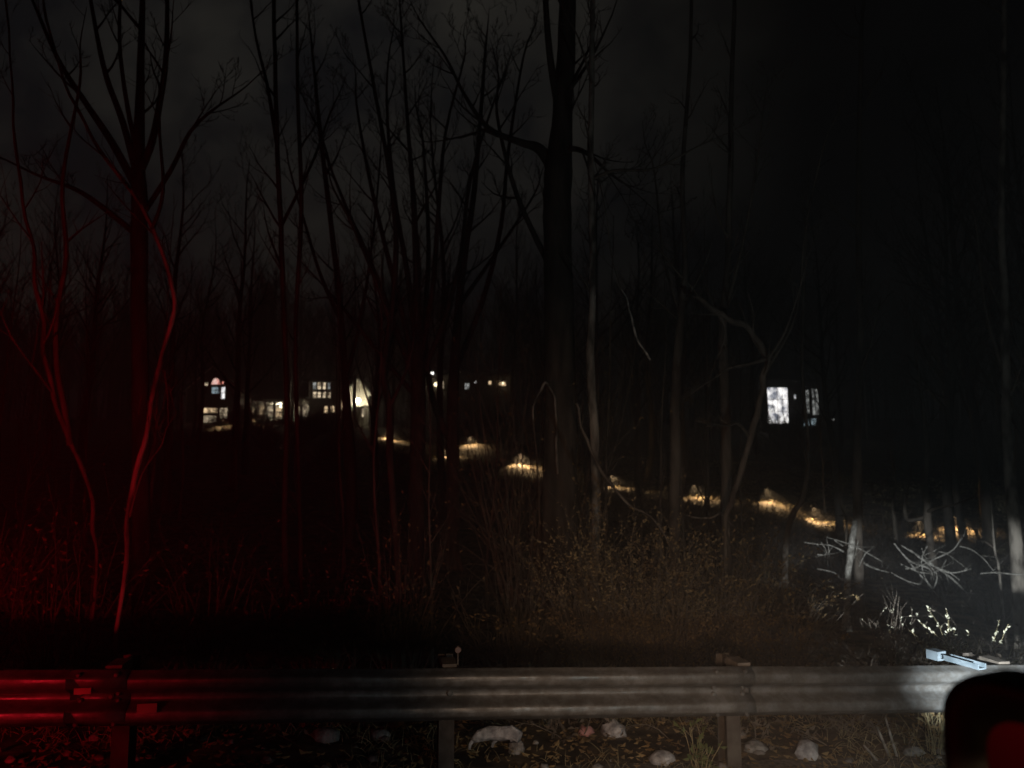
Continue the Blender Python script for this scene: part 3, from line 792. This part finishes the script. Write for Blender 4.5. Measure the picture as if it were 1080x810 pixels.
def litter():
    """fallen leaves and grass at the road edge"""
    r = random.Random(9); mb = MB(); gb = MB()
    for k in range(7000):
        X = r.uniform(-4.6, 5.2); o = r.uniform(-1.8, 1.1); Y = yr(X) - o
        cl = noise.noise(Vector((X * 1.3, Y * 1.3, 0)))
        if cl < r.uniform(-.5, .35): continue
        p = Vector((X, Y, G(X, Y) + r.uniform(.008, .03)))
        a = r.uniform(0, 6.28); d = Vector((math.cos(a), math.sin(a), r.uniform(-.25, .45))).normalized()
        sd = d.cross(Vector((r.uniform(-.5, .5), r.uniform(-.5, .5), 1))).normalized()
        s = r.uniform(.025, .075); mb.leaf(p, d, sd, s, s * r.uniform(.4, .7))
    tag(mb.build('fallen_leaves', M['leaf_brown']), 'dead leaves scattered on the verge under the guardrail', 'leaves', kind='stuff')
    for k in range(5200):
        X = r.uniform(-4.6, 5.2); o = r.uniform(-1.6, .5); Y = yr(X) - o
        if noise.noise(Vector((X * .9 + 4, Y * 1.1, 3))) < r.uniform(-.15, .3): continue
        p = Vector((X, Y, G(X, Y) - .005)); L = r.uniform(.04, .16)
        dv = Vector((r.uniform(-.7, .7), r.uniform(-.7, .7), 1)).normalized()
        q = curve_pts(p, dv, L, 3, 0, r, -.9, .12)
        gb.tube(q, [.0022, .002, .0014, .0006], 3, cap=False)
    tag(gb.build('grass', M['dry']), 'dry grass tufts on the verge under the guardrail', 'grass', kind='stuff')
litter()

# stones and litter under the rail
def stone(px, py, w, h, m, label, group=None, name='stone', cat='stone', seed=0, rough=.5):
    p = hit(px, py); k = p.y / F * (1.0)
    rx, rz = w * k / 2, h * k / 2
    mb = MB(); mb.blob((0, 0, rz * .45), (rx, rx * .8, rz), seed, 2, rough * .7)
    o = mb.build(name, M[m], smooth=True); o.location = p
    return tag(o, label, cat, group)
stone(648, 778, 23, 20, 'paper', 'largest white lump hanging just under the rail edge at centre', seed=1)
stone(618, 777, 15, 13, 'pink', 'small pinkish lump left of the big white lump', name='litter', cat='litter', seed=2)
stone(544, 795, 17, 17, 'stone', 'pale round stone on the verge left of centre', seed=3)
stone(343, 781, 28, 18, 'stone', 'reddish pale stone left of the middle post', seed=4)
stone(402, 780, 20, 15, 'stone', 'two-lobed pale stone between the left stone and the middle post', seed=5)
stone(698, 806, 26, 16, 'paper', 'white lump at the bottom of the picture right of centre', seed=6)
stone(851, 800, 22, 26, 'paper', 'upright white lump in the grass right of the right-hand post', seed=7)
stone(796, 793, 22, 14, 'stone', 'greenish-grey stone right of the right-hand post', seed=8)
stone(781, 779, 12, 8, 'stone', 'small flat stone against the right-hand post', seed=9)
stone(962, 797, 20, 12, 'stone', 'flat pale stone near the door mirror', seed=10)
r = random.Random(21)
for i in range(46):
    px = r.uniform(-40, 1000); py = r.choice((r.uniform(779, 812), r.uniform(796, 830)))
    w = r.uniform(4, 14)
    stone(px, py, w, w * r.uniform(.5, .8), r.choice(('stone', 'stone_dark', 'stone_dark')), 'rough little stone among the dead leaves under the guardrail', 'rough little stones under the guardrail', seed=20 + i)

# bent white scrap under the rail: a body with drooping legs of torn material
def scrap():
    b = hit(520, 797); T = thing('torn_bag', 'crumpled white bag with dangling torn strips, just right of the middle post', 'bag', b)
    k = b.y / F
    q = [Vector((-21, 0, 13)), Vector((-14, 0, 18)), Vector((-4, 0, 20)), Vector((8, 0, 20)), Vector((18, 0, 21)), Vector((24, 0, 16)), Vector((24.5, 0, 13))]
    mb = MB(); mb.tube([a * k for a in q], [x * k for x in (3, 6, 7, 7.5, 7, 7, 3)], 10)
    for i, v in enumerate(mb.v):
        p = Vector(v); mb.v[i] = tuple(p + Vector((noise.noise(p * 40), noise.noise(p * 40 + Vector((5, 0, 0))), noise.noise(p * 40 + Vector((0, 5, 0))))) * .016)
    mb.build('bag_body', M['paper'], T, smooth=True)
    for x, l in ((-19, 9), (4, 7)):
        sb = MB(); sb.tube([Vector((x, 0, 15)) * k, Vector((x - 4, -1, 15 - l * .6)) * k, Vector((x - 5, -1, 14 - l)) * k], [2.4 * k, 1.8 * k, 1.5 * k], 6)
        sb.build('strip', M['paper'], T, smooth=True)
scrap()
# red glints on the left part of the rail: put in as thin pink plates
def glint_plate(px, py, w, h, label, d_off):
    X = P(px, py, 4.2).x
    for _ in range(5):
        Y = yr(X) - d_off; X = P(px, py, Y).x
    p = P(px, py, yr(X) - d_off)
    k = p.y / F
    mb = MB(); rot = Matrix.Rotation(math.atan(.166), 3, 'Z')
    mb.box((0, 0, 0), (w * k / 2, .003, h * k / 2), rot)
    o = mb.build('reflector', M['pink']); o.location = p
    tag(o, label, 'reflector')
glint_plate(87, 729, 16, 6, 'small pink plate put in for a red glint near the top of the rail at far left', .095)
glint_plate(155, 747, 19, 9, 'larger pink plate put in for a red glint halfway down the rail near the left', .095)

# pale plastic strip lying on the rail
def strip():
    a = P(1034, 705, 5.12); b = P(984, 691, 5.45)
    T = thing('broken_strip', 'snapped pale blue plastic strip lying across the top of the rail at right', 'debris', a)
    d = (b - a); L = d.length; d.normalize(); up = Vector((0, 0, 1)); side = d.cross(up).normalized(); up2 = side.cross(d)
    rot = Matrix((d, side, up2)).transposed()
    mb = MB()
    mb.box(d * L * .32, (L * .36, .035, .004), rot); mb.box(d * L * .32 + side * .033 + up2 * .016, (L * .36, .003, .016), rot); mb.box(d * L * .32 - side * .033 + up2 * .016, (L * .36, .003, .016), rot)
    mb.build('channel', M['plastic'], T)
    mb = MB(); mb.box(d * L * .80 + up2 * .012, (L * .17, .018, .010), rot); mb.build('tongue', M['plastic'], T)
    mb = MB(); mb.box(d * L * .93 + up2 * .010, (.045, .04, .03), rot); mb.build('clip', M['plastic'], T)
strip()

# ---------------------------------------------------------------- houses
def house(name, label, px0, px1, y_eave, d, wall, windows, ridge=None, gable=None, depth=8, lean=0, cat='house', doors=(), posts=(), roofm='roof', over=.35):
    bx0 = P(px0, y_eave, d).x; bx1 = P(px1, y_eave, d).x; ze = P((px0 + px1) / 2, y_eave, d).z
    cx = (bx0 + bx1) / 2; hw = (bx1 - bx0) / 2
    zb = min(G(bx0, d), G(bx1, d), G(cx, d + depth)) - .3
    T = thing(name, label, cat, (cx, d, zb))
    loc = Vector((cx, d, zb))
    H = ze - zb
    mb = MB()
    if gable is not None:                                           # gable faces the road
        zr = P((px0 + px1) / 2, gable, d).z - zb
        mb.prism([(-hw, 0), (hw, 0), (hw, H), (0, zr), (-hw, H)], 0, depth)
        mb.build('wall', M[wall], T)
        rb = MB(); sl = (zr - H) / hw
        rb.prism([(-hw - over, H - sl * over + .01), (0, zr + .01), (hw + over, H - sl * over + .01), (hw + over, H - sl * over + .2), (0, zr + .22), (-hw - over, H - sl * over + .2)], -.35, depth + .35)
        rb.build('roof', M[roofm], T)
        tb = MB()
        tb.prism([(-hw - over, H - sl * over - .12), (0, zr - .13), (hw + over, H - sl * over - .12), (hw + over, H - sl * over + .008), (0, zr + .008), (-hw - over, H - sl * over + .008)], -.33, -.29)
        tb.build('fascia', M['trim'], T)
    else:
        zr = P((px0 + px1) / 2, ridge, d).z - zb
        mb.box((0, depth / 2, H / 2), (hw, depth / 2, H / 2)); mb.build('wall', M[wall], T)
        rb = MB(); o = .4
        v = [(-hw - o, -o, H), (hw + o, -o, H), (hw + o, depth + o, H), (-hw - o, depth + o, H), (-hw - o, depth / 2, zr), (hw + o, depth / 2, zr), (-hw - o, -o, H + .15), (hw + o, -o, H + .15), (hw + o, depth + o, H + .15), (-hw - o, depth + o, H + .15)]
        rb.v = [(a, b, c + .004) for a, b, c in v]; rb.f = [(0, 3, 2, 1), (0, 1, 7, 6), (2, 3, 9, 8), (6, 7, 5, 4), (8, 9, 4, 5), (0, 6, 4, 9, 3), (1, 2, 8, 5, 7)]
        rb.build('roof', M[roofm], T)
    for x in (-hw + .06, hw - .06):
        c = MB(); c.box((x, -.014, H / 2), (.06, .012, H / 2)); c.build('corner_trim', M['trim'], T)
    for w in windows:
        x0, y0, x1, y1, m, nx, ny = w[:7]; arch = len(w) > 7
        a = P(x0, y0, d) - loc; b = P(x1, y1, d) - loc
        xl, xr, zt, zb_ = a.x, b.x, a.z, b.z; wx = (xl + xr) / 2; wz = (zt + zb_) / 2; hx = (xr - xl) / 2; hz = (zt - zb_) / 2
        fb = MB(); t = .06
        if arch:
            pl = [(wx - hx, wz - hz)] + [(wx - hx * math.cos(math.pi * i / 10), wz - hz + 2 * hz * math.sin(math.pi * i / 10)) for i in range(1, 10)] + [(wx + hx, wz - hz)]
            pl3 = [Vector((x, -.04, z)) for x, z in pl]; fb.tube(pl3 + [pl3[0]], [.05] * (len(pl3) + 1), 4)
            f = fb.build('window', M['trim'], T)
            pb = MB(); pb.prism(pl, -.02, -.002); pb.build('pane', M[m], f)
            continue
        for (c0, c1, h0, h1) in ((wx, wz + hz, hx + t, t * .6), (wx, wz - hz, hx + t, t * .6), (wx - hx, wz, t * .6, hz - t * .6 - .001), (wx + hx, wz, t * .6, hz - t * .6 - .001)):
            fb.box((c0, -.035, c1), (h0, .03, h1))
        f = fb.build('window', M['trim'], T)
        if nx > 1 or ny > 1:
            nb_ = MB()
            for i in range(1, nx): nb_.box((wx - hx + 2 * hx * i / nx, -.03, wz), (.025, .009, hz - .04))
            for i in range(1, ny): nb_.box((wx, -.045, wz - hz + 2 * hz * i / ny), (hx - .04, .004, .025))
            nb_.build('muntin', M['trim'], f)
        pb = MB(); pb.box((wx, -.012, wz), (hx, .008, hz)); pb.build('pane', M[m], f)
    for x0, y0, x1, y1, m in doors:
        a = P(x0, y0, d) - loc; b = P(x1, y1, d) - loc
        db = MB(); db.box(((a.x + b.x) / 2, -.03, (a.z + b.z) / 2), ((b.x - a.x) / 2, .03, (a.z - b.z) / 2)); dr = db.build('door', M[m], T)
        hb = MB(); hb.box((b.x - .1, -.08, (a.z + b.z) / 2), (.02, .03, .06)); hb.build('handle', M['metal_dark'], dr)
    return T, loc, H, hw
def wall_lamp(label, px, py, d, m='bulb', power=60, col=(1, .8, .5), rad=.09, out=.25):
    p = P(px, py, d - out)
    T = thing('wall_lamp', label, 'lamp', p)
    mb = MB(); mb.box((0, out - .03, 0), (.06, .02, .09)); mb.tube([Vector((0, out - .05, .05)), Vector((0, .02, .12)), Vector((0, 0, .08))], [.012, .012, .012], 6); mb.build('bracket', M['metal_dark'], T)
    bb = MB(); bb.blob((0, 0, 0), (rad, rad, rad), 0, 2, 0); bb.build('bulb', M[m], T, smooth=True)
    mb = MB(); mb.tube([Vector((0, 0, rad + .02)), Vector((0, 0, rad + .05)), Vector((0, 0, rad + .08))], [.11, .10, .03], 12); mb.build('cap', M['metal_dark'], T)
    if power:
        L = bpy.data.lights.new('porch_light', 'POINT'); L.energy = power; L.color = col; L.shadow_soft_size = rad
        o = bpy.data.objects.new('porch_light', L); COL.objects.link(o); o.location = p + Vector((0, -.14, -.02))
    return T

HD = 62
house('two_storey_house', 'two-storey house with an arched pink-lit window at far left', 196, 254, 412, HD, 'siding_d',
      [(223, 398.5, 233, 406, 'w_pink', 1, 1, 'arch'), (223.5, 408, 232, 415.5, 'w_blue', 2, 2), (233.5, 408, 237.5, 421, 'w_white', 1, 2), (216, 403, 220, 407, 'w_dim', 1, 1),
       (234, 402, 236.5, 405.5, 'w_pink', 1, 1), (215, 430, 230, 436, 'w_warm', 3, 1), (232, 430, 240, 442, 'w_dim', 2, 2), (215, 438, 229, 446, 'w_dim', 3, 1)],
      gable=386)
house('long_house', 'long low house with a pillared porch and rows of dim windows', 258, 344, 423, HD + 3, 'siding',
      [(284, 404, 288, 415, 'w_dim', 1, 2), (290, 404, 297, 416, 'w_dim', 2, 2)] and
      [(261, 429, 268, 437, 'w_warm', 2, 1), (273, 427, 279, 438, 'w_warm', 1, 2), (283, 429, 289, 440, 'w_dim', 1, 2), (291, 429, 301, 441, 'w_warm', 3, 1), (311, 428, 316, 440, 'w_warm', 1, 2), (318, 427, 330, 440, 'w_dim', 2, 1), (334, 427, 340, 438, 'w_warm', 1, 2)],
      ridge=396, doors=[(304, 426, 309, 444, 'siding_d')])
house('wide_house', 'house wing with a grid of small lit panes right of the long porch', 326, 364, 402, HD + 1, 'siding_d',
      [(330, 403, 334, 411, 'w_grey', 1, 2), (335, 403, 339, 411, 'w_dim', 1, 2), (340.5, 403, 344, 411, 'w_dim', 1, 2), (345.5, 403, 349, 411, 'w_grey', 1, 2),
       (330, 413, 334, 420, 'w_dim', 1, 2), (335, 413, 339, 420, 'w_dim', 1, 2), (340.5, 413, 344, 420, 'w_dim', 1, 2), (345.5, 413, 349, 420, 'w_dim', 1, 2),
       (342, 428, 346, 436, 'w_warm', 1, 2), (349, 428, 353.5, 435, 'w_warm', 1, 2), (360, 422, 364, 432, 'w_warm', 1, 2)],
      ridge=390)
# porch in front of the long house
def porch():
    a = P(284, 425.5, HD + .8); b = P(322, 425.5, HD + .8)
    T = thing('porch', 'pale open porch with slim white posts in front of the long house', 'porch', (a.x, HD, G(a.x, HD)))
    o = Vector((a.x, HD, G(a.x, HD))); W = b.x - a.x; z = a.z - o.z
    mb = MB(); mb.box((W / 2, .8, z + .12), (W / 2 + .2, 1.2, .12)); mb.build('beam', M['trim'], T)
    mb = MB(); mb.box((W / 2, .9, z + .32), (W / 2 + .35, 1.35, .07)); mb.build('roof', M['roof'], T)
    for i in range(5):
        mb = MB(); mb.box((W * i / 4, -.2, z / 2), (.07, .07, z / 2 - .002)); mb.build('post', M['trim'], T)
    mb = MB(); mb.box((W / 2, .8, .12), (W / 2 + .3, 1.3, .22)); mb.build('deck', M['concrete'], T)
    for i in range(4):
        mb = MB()
        for zz in (.55, 1.1): mb.box((W * (i + .5) / 4, -.2, zz), (W / 8 - .08, .02, .03))
        for k in range(7): mb.box((W * (i + (k + 1) / 8) / 4, -.2, .83), (.015, .012, .245))
        mb.build('railing', M['trim'], T)
porch()
# tall pale flagpole-like gutter pipe
p0 = P(306, 424, HD - .4); p1 = P(306, 402, HD - .4); gz = G(p0.x, HD - .4)
mb = MB(); mb.tube([Vector((p0.x, HD - .4, gz - .2)), Vector((p0.x, HD - .4, p1.z))], [.09, .06], 8)
tag(mb.build('flagpole', M['trim'], smooth=True), 'pale vertical pole rising above the porch roof', 'pole')

T, loc, H, hw = house('gabled_shed', 'small white gabled outbuilding brightly lit by a lamp on its front', 367, 389, 413, 60, 'siding_w',
      [(381.5, 431, 384, 440, 'w_dim', 1, 2)], gable=400, depth=7, over=.25)
for zz, x0, x1 in ((428.3, 373, 388.5),):
    a = P(x0, zz, 59.7) - loc; b = P(x1, zz, 59.7) - loc
    mb = MB(); mb.box(((a.x + b.x) / 2, -.35, a.z), ((b.x - a.x) / 2, .34, .05)); mb.build('canopy_ledge', M['trim'], T)
for x in (385.4, 388.2):
    a = P(x, 429, 59.4) - loc; mb = MB(); mb.box((a.x, -.62, a.z / 2), (.06, .06, a.z / 2 - .06)); mb.build('canopy_post', M['trim'], T)
wall_lamp('small porch lamp under the roof of the long house', 296, 429, 64.5, 'bulb_soft', 120, (1, .85, .62), .12, .8)
wall_lamp('bright floodlight on the white gable of the small outbuilding', 377.5, 422.5, 60, 'bulb', 260, (1, .86, .58), .20, .6)

house('hill_house', 'dark house on the hill with a line of tiny lit windows behind the trees', 446, 540, 396, 78, 'siding_d',
      [(481.5, 404, 483.5, 412, 'w_white', 1, 1), (490, 404, 495, 411, 'w_grey', 2, 1), (500.5, 401.5, 502.5, 404.5, 'w_white', 1, 1), (515, 401.5, 518.5, 406, 'w_warm', 1, 1), (526, 403, 534, 407, 'w_warm', 2, 1), (461, 402, 468, 410, 'w_dim', 2, 2)],
      ridge=384)
wall_lamp('porch lamp glowing warm white on the hill house, lower of two', 459.8, 405.5, 78, 'bulb_soft', 10, (1, .8, .5), .22, .5)
wall_lamp('small white lamp high on the hill house, upper of two', 456, 393.5, 78, 'bulb_white', 3, (1, .95, .9), .16, .5)
wall_lamp('amber lamp at the right end of the hill house', 530, 404, 78, 'bulb_soft', 6, (1, .65, .28), .12, .4)

house('modern_house', 'house at right with two tall windows glowing white behind branches', 800, 912, 402, 70, 'siding_d',
      [(808, 408.5, 832, 447, 'w_white', 2, 3), (837, 416, 839.5, 421, 'w_white', 1, 1), (846, 411, 854, 438, 'w_grey', 2, 4), (855.5, 410, 864, 438, 'w_grey', 2, 5),
       (847, 441, 854, 450, 'w_blue', 1, 1), (855, 441, 861, 449.5, 'w_blue', 1, 1), (875, 441.5, 880, 444, 'w_grey', 2, 1), (906.5, 442, 909, 446, 'w_blue', 1, 1)],
      ridge=388)

# ---------------------------------------------------------------- lamps added to make the lit patches on the slope
pools = [(236, 450, 240, 70, 'farthest left, before the two-storey house'), (266, 448, 220, 70, 'at the left end of the long house'), (292, 446, 240, 70, 'before the left half of the porch'),
         (312, 445, 240, 70, 'before the right half of the porch'), (340, 445, 240, 70, 'before the grid of small panes'), (380, 447, 800, 80, 'at the foot of the gabled outbuilding'),
         (408, 463, 420, 56, 'just right and below the gabled outbuilding'), (455, 447, 760, 100, 'behind the vase-shaped tree, upper'), (471, 482, 620, 60, 'at the foot of the twin-stemmed tree'),
         (495, 470, 460, 66, 'right of the twin-stemmed tree, higher up the slope'), (547, 490, 1200, 78, 'over the largest glowing patch left of the broad trunk'), (645, 514, 760, 62, 'over the patch right of the broad trunk'),
         (732, 526, 520, 56, 'over the patch beyond the grey trunk'), (808, 530, 340, 44, 'behind the foot of the arching tree'), (858, 551, 460, 60, 'above the left brush pile'),
         (968, 566, 320, 40, 'left of a close pair above the right brush pile'), (1003, 560, 480, 62, 'right of a close pair above the right brush pile')]
for i, (px, py, pw, sz, lb) in enumerate(pools):
    p = hit(px, py, 12); hh = .6
    base = Vector((p.x + .30, p.y + .42, 0)); base.z = G(base.x, base.y)
    T = thing('pool_light', 'low dark lamp added ' + lb, 'added lamp', base)
    top = p - base + Vector((0, 0, hh))
    mb = MB(); mb.tube([Vector((0, 0, -.2)), Vector((0, 0, top.z * .7)), Vector((0, 0, top.z + .08)), top * .5 + Vector((0, 0, top.z * .5 + .12)), top + Vector((0, 0, .08))], [.022, .02, .018, .016, .014], 6); mb.build('pole', M['metal_dark'], T)
    mb = MB(); mb.tube([top + Vector((0, 0, -.03)), top + Vector((0, 0, .04)), top + Vector((0, 0, .08))], [.09, .07, .02], 12, cap=False); mb.build('hood', M['metal_dark'], T)
    L = bpy.data.lights.new('pool_fill', 'SPOT'); L.energy = pw * (1.1 if px > 420 else 1.7); L.color = (1, .66, .33); L.spot_size = R(122); L.spot_blend = 1.0; L.shadow_soft_size = .03  # invented warm spot, one for each lit patch of ground
    o = bpy.data.objects.new('pool_fill', L); COL.objects.link(o); o.location = base + top + Vector((0, 0, -.02)); o.rotation_euler = (R(-16), R(-14), 0)

# ---------------------------------------------------------------- the vehicle the picture is taken from
def car():
    T = thing('van', 'dark van with its rounded door mirror at the lower right', 'van', (0, -.6, road_z(0)))
    T.rotation_euler = (0, math.atan(.0366), math.atan(.166))
    # local frame: x forward, y towards the guardrail (outer skin at y=+.95), z up from road
    inv = Matrix.Translation((0, -.6, road_z(0))) @ T.rotation_euler.to_matrix().to_4x4()
    inv = inv.inverted()
    def add(mb, name, m, par=T, smooth=False):
        return mb.build(name, M[m], par, smooth)
    YS = .92; Y0 = -.95
    lo = [(-3.4, .45), (-2.75, .42), (-2.65, .72), (-2.35, .86), (-2.05, .72), (-1.95, .42), (.75, .42), (.85, .72), (1.15, .86), (1.45, .72), (1.55, .42), (2.0, .45), (2.12, .7), (2.08, 1.12), (1.35, 1.3), (1.05, 1.58), (-3.4, 1.58)]
    mb = MB(); mb.prism(lo, Y0, YS); add(mb, 'body', 'carpaint')
    mb = MB(); mb.box((-1.45, -.015, 2.36), (1.95, .90, .05)); add(mb, 'roof', 'carpaint')
    for y in (YS - .06, Y0 + .06):
        for a, b in (((1.15, 1.56), (.55, 2.32)), ((-.55, 1.58), (-.55, 2.32)), ((-3.35, 1.58), (-3.3, 2.32))):
            mb = MB(); mb.tube([Vector((a[0], y, a[1])), Vector((b[0], y, b[1]))], [.05, .05], 6); add(mb, 'pillar', 'carpaint')
    mb = MB(); mb.box((-2.0, YS - .05, 1.95), (1.3, .02, .36)); add(mb, 'side_panel', 'carpaint')
    for x in (-2.35, 1.15):
        for y in (YS - .10, Y0 + .10):
            w = MB(); w.tube([Vector((x, y - .1, .36)), Vector((x, y - .08, .36)), Vector((x, y + .08, .36)), Vector((x, y + .1, .36))], [.32, .36, .36, .32], 28)
            wo = add(w, 'wheel', 'rubber', smooth=False)
            w = MB(); w.tube([Vector((x, y - .105, .36)), Vector((x, y + .105, .36))], [.22, .22], 20); w.build('rim', M['rim'], wo)
    # door: seam, handle
    mb = MB(); mb.box((-.40, YS + .02, 1.25), (.09, .018, .018)); dd = add(mb, 'door_handle', 'black')
    # lamps
    mb = MB(); mb.blob((2.0, YS - .12, .92), (.12, .12, .10), 1, 2, 0); add(mb, 'headlight', 'lens_white', smooth=True)
    mb = MB(); mb.box((-3.42, YS - .12, 1.15), (.03, .09, .22)); add(mb, 'taillight', 'lens_red')
    for x in (.55, -3.0):
        mb = MB(); mb.box((x, YS + .008, 1.50), (.05, .018, .018)); mb.build('fill_lens_box', M['lens_amber'], T)  # amber lenses added to go with the invented bush fill
    # mirror
    def loc(v): return inv @ v
    mc = P(1121, 857, .72)
    ya = -math.radians(60)
    Rm = Matrix.Rotation(ya, 3, 'Z')
    hw_, hh_ = .105, .107
    def rrect(w, h, r_, n=6):
        out = []
        for cx, cy, a0 in ((w - r_, h - r_, 0), (-w + r_, h - r_, 90), (-w + r_, -h + r_, 180), (w - r_, -h + r_, 270)):
            for i in range(n + 1):
                a = math.radians(a0 + 90 * i / n); out.append((cx + r_ * math.cos(a), cy + r_ * math.sin(a)))
        return out
    Minv3 = inv.to_3x3()
    def pt(x, y, z): return Minv3 @ (Rm @ Vector((x, y, z))) + loc(mc)
    mb = MB(); rings = [(.0, .90), (.0, .97), (-.012, 1.0), (.0, 1.0), (.03, 1.0), (.07, .96), (.10, .85), (.125, .6), (.13, .0)]
    # rim ring, then shell going forward (away from the glass)
    shp = rrect(hw_, hh_, .05)
    seq = [(.008, .60), (-.004, .70), (-.008, .85), (-.010, .95), (-.004, .99), (.012, 1.0), (.05, .99), (.085, .93), (.11, .80), (.125, .58), (.132, .25)]
    for y, s in seq:
        for a, b in shp: mb.v.append(tuple(pt(a * s, y, b * s)))
    L = len(shp)
    for i in range(len(seq) - 1):
        for k in range(L): q = i * L + k; q2 = i * L + (k + 1) % L; mb.f.append((q, q2, q2 + L, q + L))
    mb.f.append(tuple((len(seq) - 1) * L + k for k in range(L)))
    hs = mb.build('mirror_housing', M['black'], T, smooth=True)
    mb = MB(); b0 = rrect(hw_ * .62, hh_ * .62, .03)
    mb.v = [tuple(pt(a, .004, b)) for a, b in b0]; mb.f = [tuple(range(len(b0)))]
    mb.build('mirror_glass', M['mirror'], hs)
    e = pt(.10, .06, -.06); mb = MB(); mb.tube([e, Vector((e.x + .05, (e.y + YS) / 2, e.z - .07)), Vector((e.x + .04, YS - .02, 1.50))], [.03, .028, .035], 8); mb.build('mirror_arm', M['black'], T, smooth=True)
    W = T.matrix_basis.copy()
    return Matrix.Translation((0, -.6, road_z(0))) @ T.rotation_euler.to_matrix().to_4x4()
WM = car()
def spot(name, lp, target, power, col, size, blend, soft=.05):
    L = bpy.data.lights.new(name, 'SPOT'); L.energy = power; L.color = col; L.spot_size = R(size); L.spot_blend = blend; L.shadow_soft_size = soft
    o = bpy.data.objects.new(name, L); COL.objects.link(o); p = WM @ Vector(lp); o.location = p
    o.rotation_euler = (Vector(target) - p).to_track_quat('-Z', 'Y').to_euler(); return o
# headlamp: wide spill and flat low beam
spot('headlamp_spill', (2.02, .98, 1.08), (5.6, 7.0, .7), 122, (.82, 1, 1), 160, 1.0, .05)
b_ = spot('headlamp_beam', (2.10, .96, 1.05), P(1030, 640, 13), 4600, (.92, .98, 1), 13, .5, .05); b_.scale = (2.7, 1, 1)
# tail and brake lamp, and an amber fill added to light the bushes
spot('tail_lamp', (-3.35, .98, 1.2), P(90, 500, 7), 88, (1, .015, .02), 52, 1.0, .08)
w_ = spot('tail_lamp_wide', (-3.46, 1.0, 1.2), P(-290, 560, 7), 390, (1, .012, .03), 84, 1.0, .08); w_.scale = (1.5, .8, 1); w_.data.specular_factor = .15
L = bpy.data.lights.new('brake_lamp', 'POINT'); L.energy = 13; L.specular_factor = .25; L.color = (1, .02, .03); L.shadow_soft_size = .08
o = bpy.data.objects.new('brake_lamp', L); COL.objects.link(o); o.location = WM @ Vector((-3.46, 1.02, 1.2))
spot('amber_fill', (.55, .99, 1.50), P(672, 600, 8.5), 290, (1, .62, .38), 46, 1.0, .12)

# ---------------------------------------------------------------- night sky
w = bpy.data.worlds.new('World'); SC.world = w; w.use_nodes = True
nt = w.node_tree; bg = nt.nodes['Background']
tc = nt.nodes.new('ShaderNodeTexCoord')
nz = nt.nodes.new('ShaderNodeTexNoise'); nz.inputs['Scale'].default_value = 5.5; nz.inputs['Detail'].default_value = 6; nz.inputs['Roughness'].default_value = .55
nt.links.new(tc.outputs['Generated'], nz.inputs['Vector'])
cr = nt.nodes.new('ShaderNodeValToRGB'); cr.color_ramp.elements[0].position = .38; cr.color_ramp.elements[1].position = .66
cr.color_ramp.elements[0].color = (.26, .265, .29, 1); cr.color_ramp.elements[1].color = (1, .94, .80, 1)
nt.links.new(nz.outputs[0], cr.inputs[0])
# town glow on the overcast, up and to the left
dp = nt.nodes.new('ShaderNodeVectorMath'); dp.operation = 'DOT_PRODUCT'
gd = (P(230, 170, 100) - CAM).normalized(); dp.inputs[1].default_value = gd
nt.links.new(tc.outputs['Generated'], dp.inputs[0])
c2 = nt.nodes.new('ShaderNodeValToRGB'); c2.color_ramp.interpolation = 'EASE'
c2.color_ramp.elements[0].position = .74; c2.color_ramp.elements[0].color = (.05, .05, .06, 1)
c2.color_ramp.elements[1].position = 1.0; c2.color_ramp.elements[1].color = (1, 1, 1, 1)
nt.links.new(dp.outputs['Value'], c2.inputs[0])
mx = nt.nodes.new('ShaderNodeMixRGB'); mx.blend_type = 'MULTIPLY'; mx.inputs[0].default_value = 1
nt.links.new(cr.outputs[0], mx.inputs[1]); nt.links.new(c2.outputs[0], mx.inputs[2])
nt.links.new(mx.outputs[0], bg.inputs['Color']); bg.inputs['Strength'].default_value = .029

# ---------------------------------------------------------------- air volume added to imitate window flare
hm = bpy.data.materials.new('flare_veil'); hm.use_nodes = True; hn = hm.node_tree
for n_ in list(hn.nodes):
    if n_.type == 'BSDF_PRINCIPLED': hn.nodes.remove(n_)
pv = hn.nodes.new('ShaderNodeVolumePrincipled'); pv.inputs['Density'].default_value = .008; pv.inputs['Color'].default_value = (.9, .9, .92, 1)
hn.links.new(pv.outputs[0], [x for x in hn.nodes if x.type == 'OUTPUT_MATERIAL'][0].inputs['Volume'])
hb = MB(); hb.box((0, 180, 12), (720, 240, 26)); tag(hb.build('flare_veil', hm), 'thin air volume added over the wood to imitate window flare', 'flare_veil', kind='stuff')

# ---------------------------------------------------------------- camera, render
cd = bpy.data.cameras.new('camera'); co = bpy.data.objects.new('camera', cd); COL.objects.link(co)
cd.sensor_width = 36; cd.lens = 36 * F / 1080; cd.clip_start = .05; cd.clip_end = 3000
cd.dof.use_dof = True; cd.dof.focus_distance = 3.6; cd.dof.aperture_fstop = 2.8; cd.dof.aperture_blades = 0
co.location = CAM; co.rotation_euler = (math.pi / 2 + PITCH, 0, 0); SC.camera = co
SC.view_settings.view_transform = 'Standard'; SC.view_settings.look = 'None'; SC.view_settings.gamma = 1; SC.view_settings.exposure = 0
SC.cycles.max_bounces = 4; SC.cycles.diffuse_bounces = 2; SC.cycles.glossy_bounces = 2; SC.cycles.sample_clamp_indirect = 1.5
SC.cycles.use_denoising = True
try: SC.cycles.denoiser = 'OPENIMAGEDENOISE'
except Exception: pass
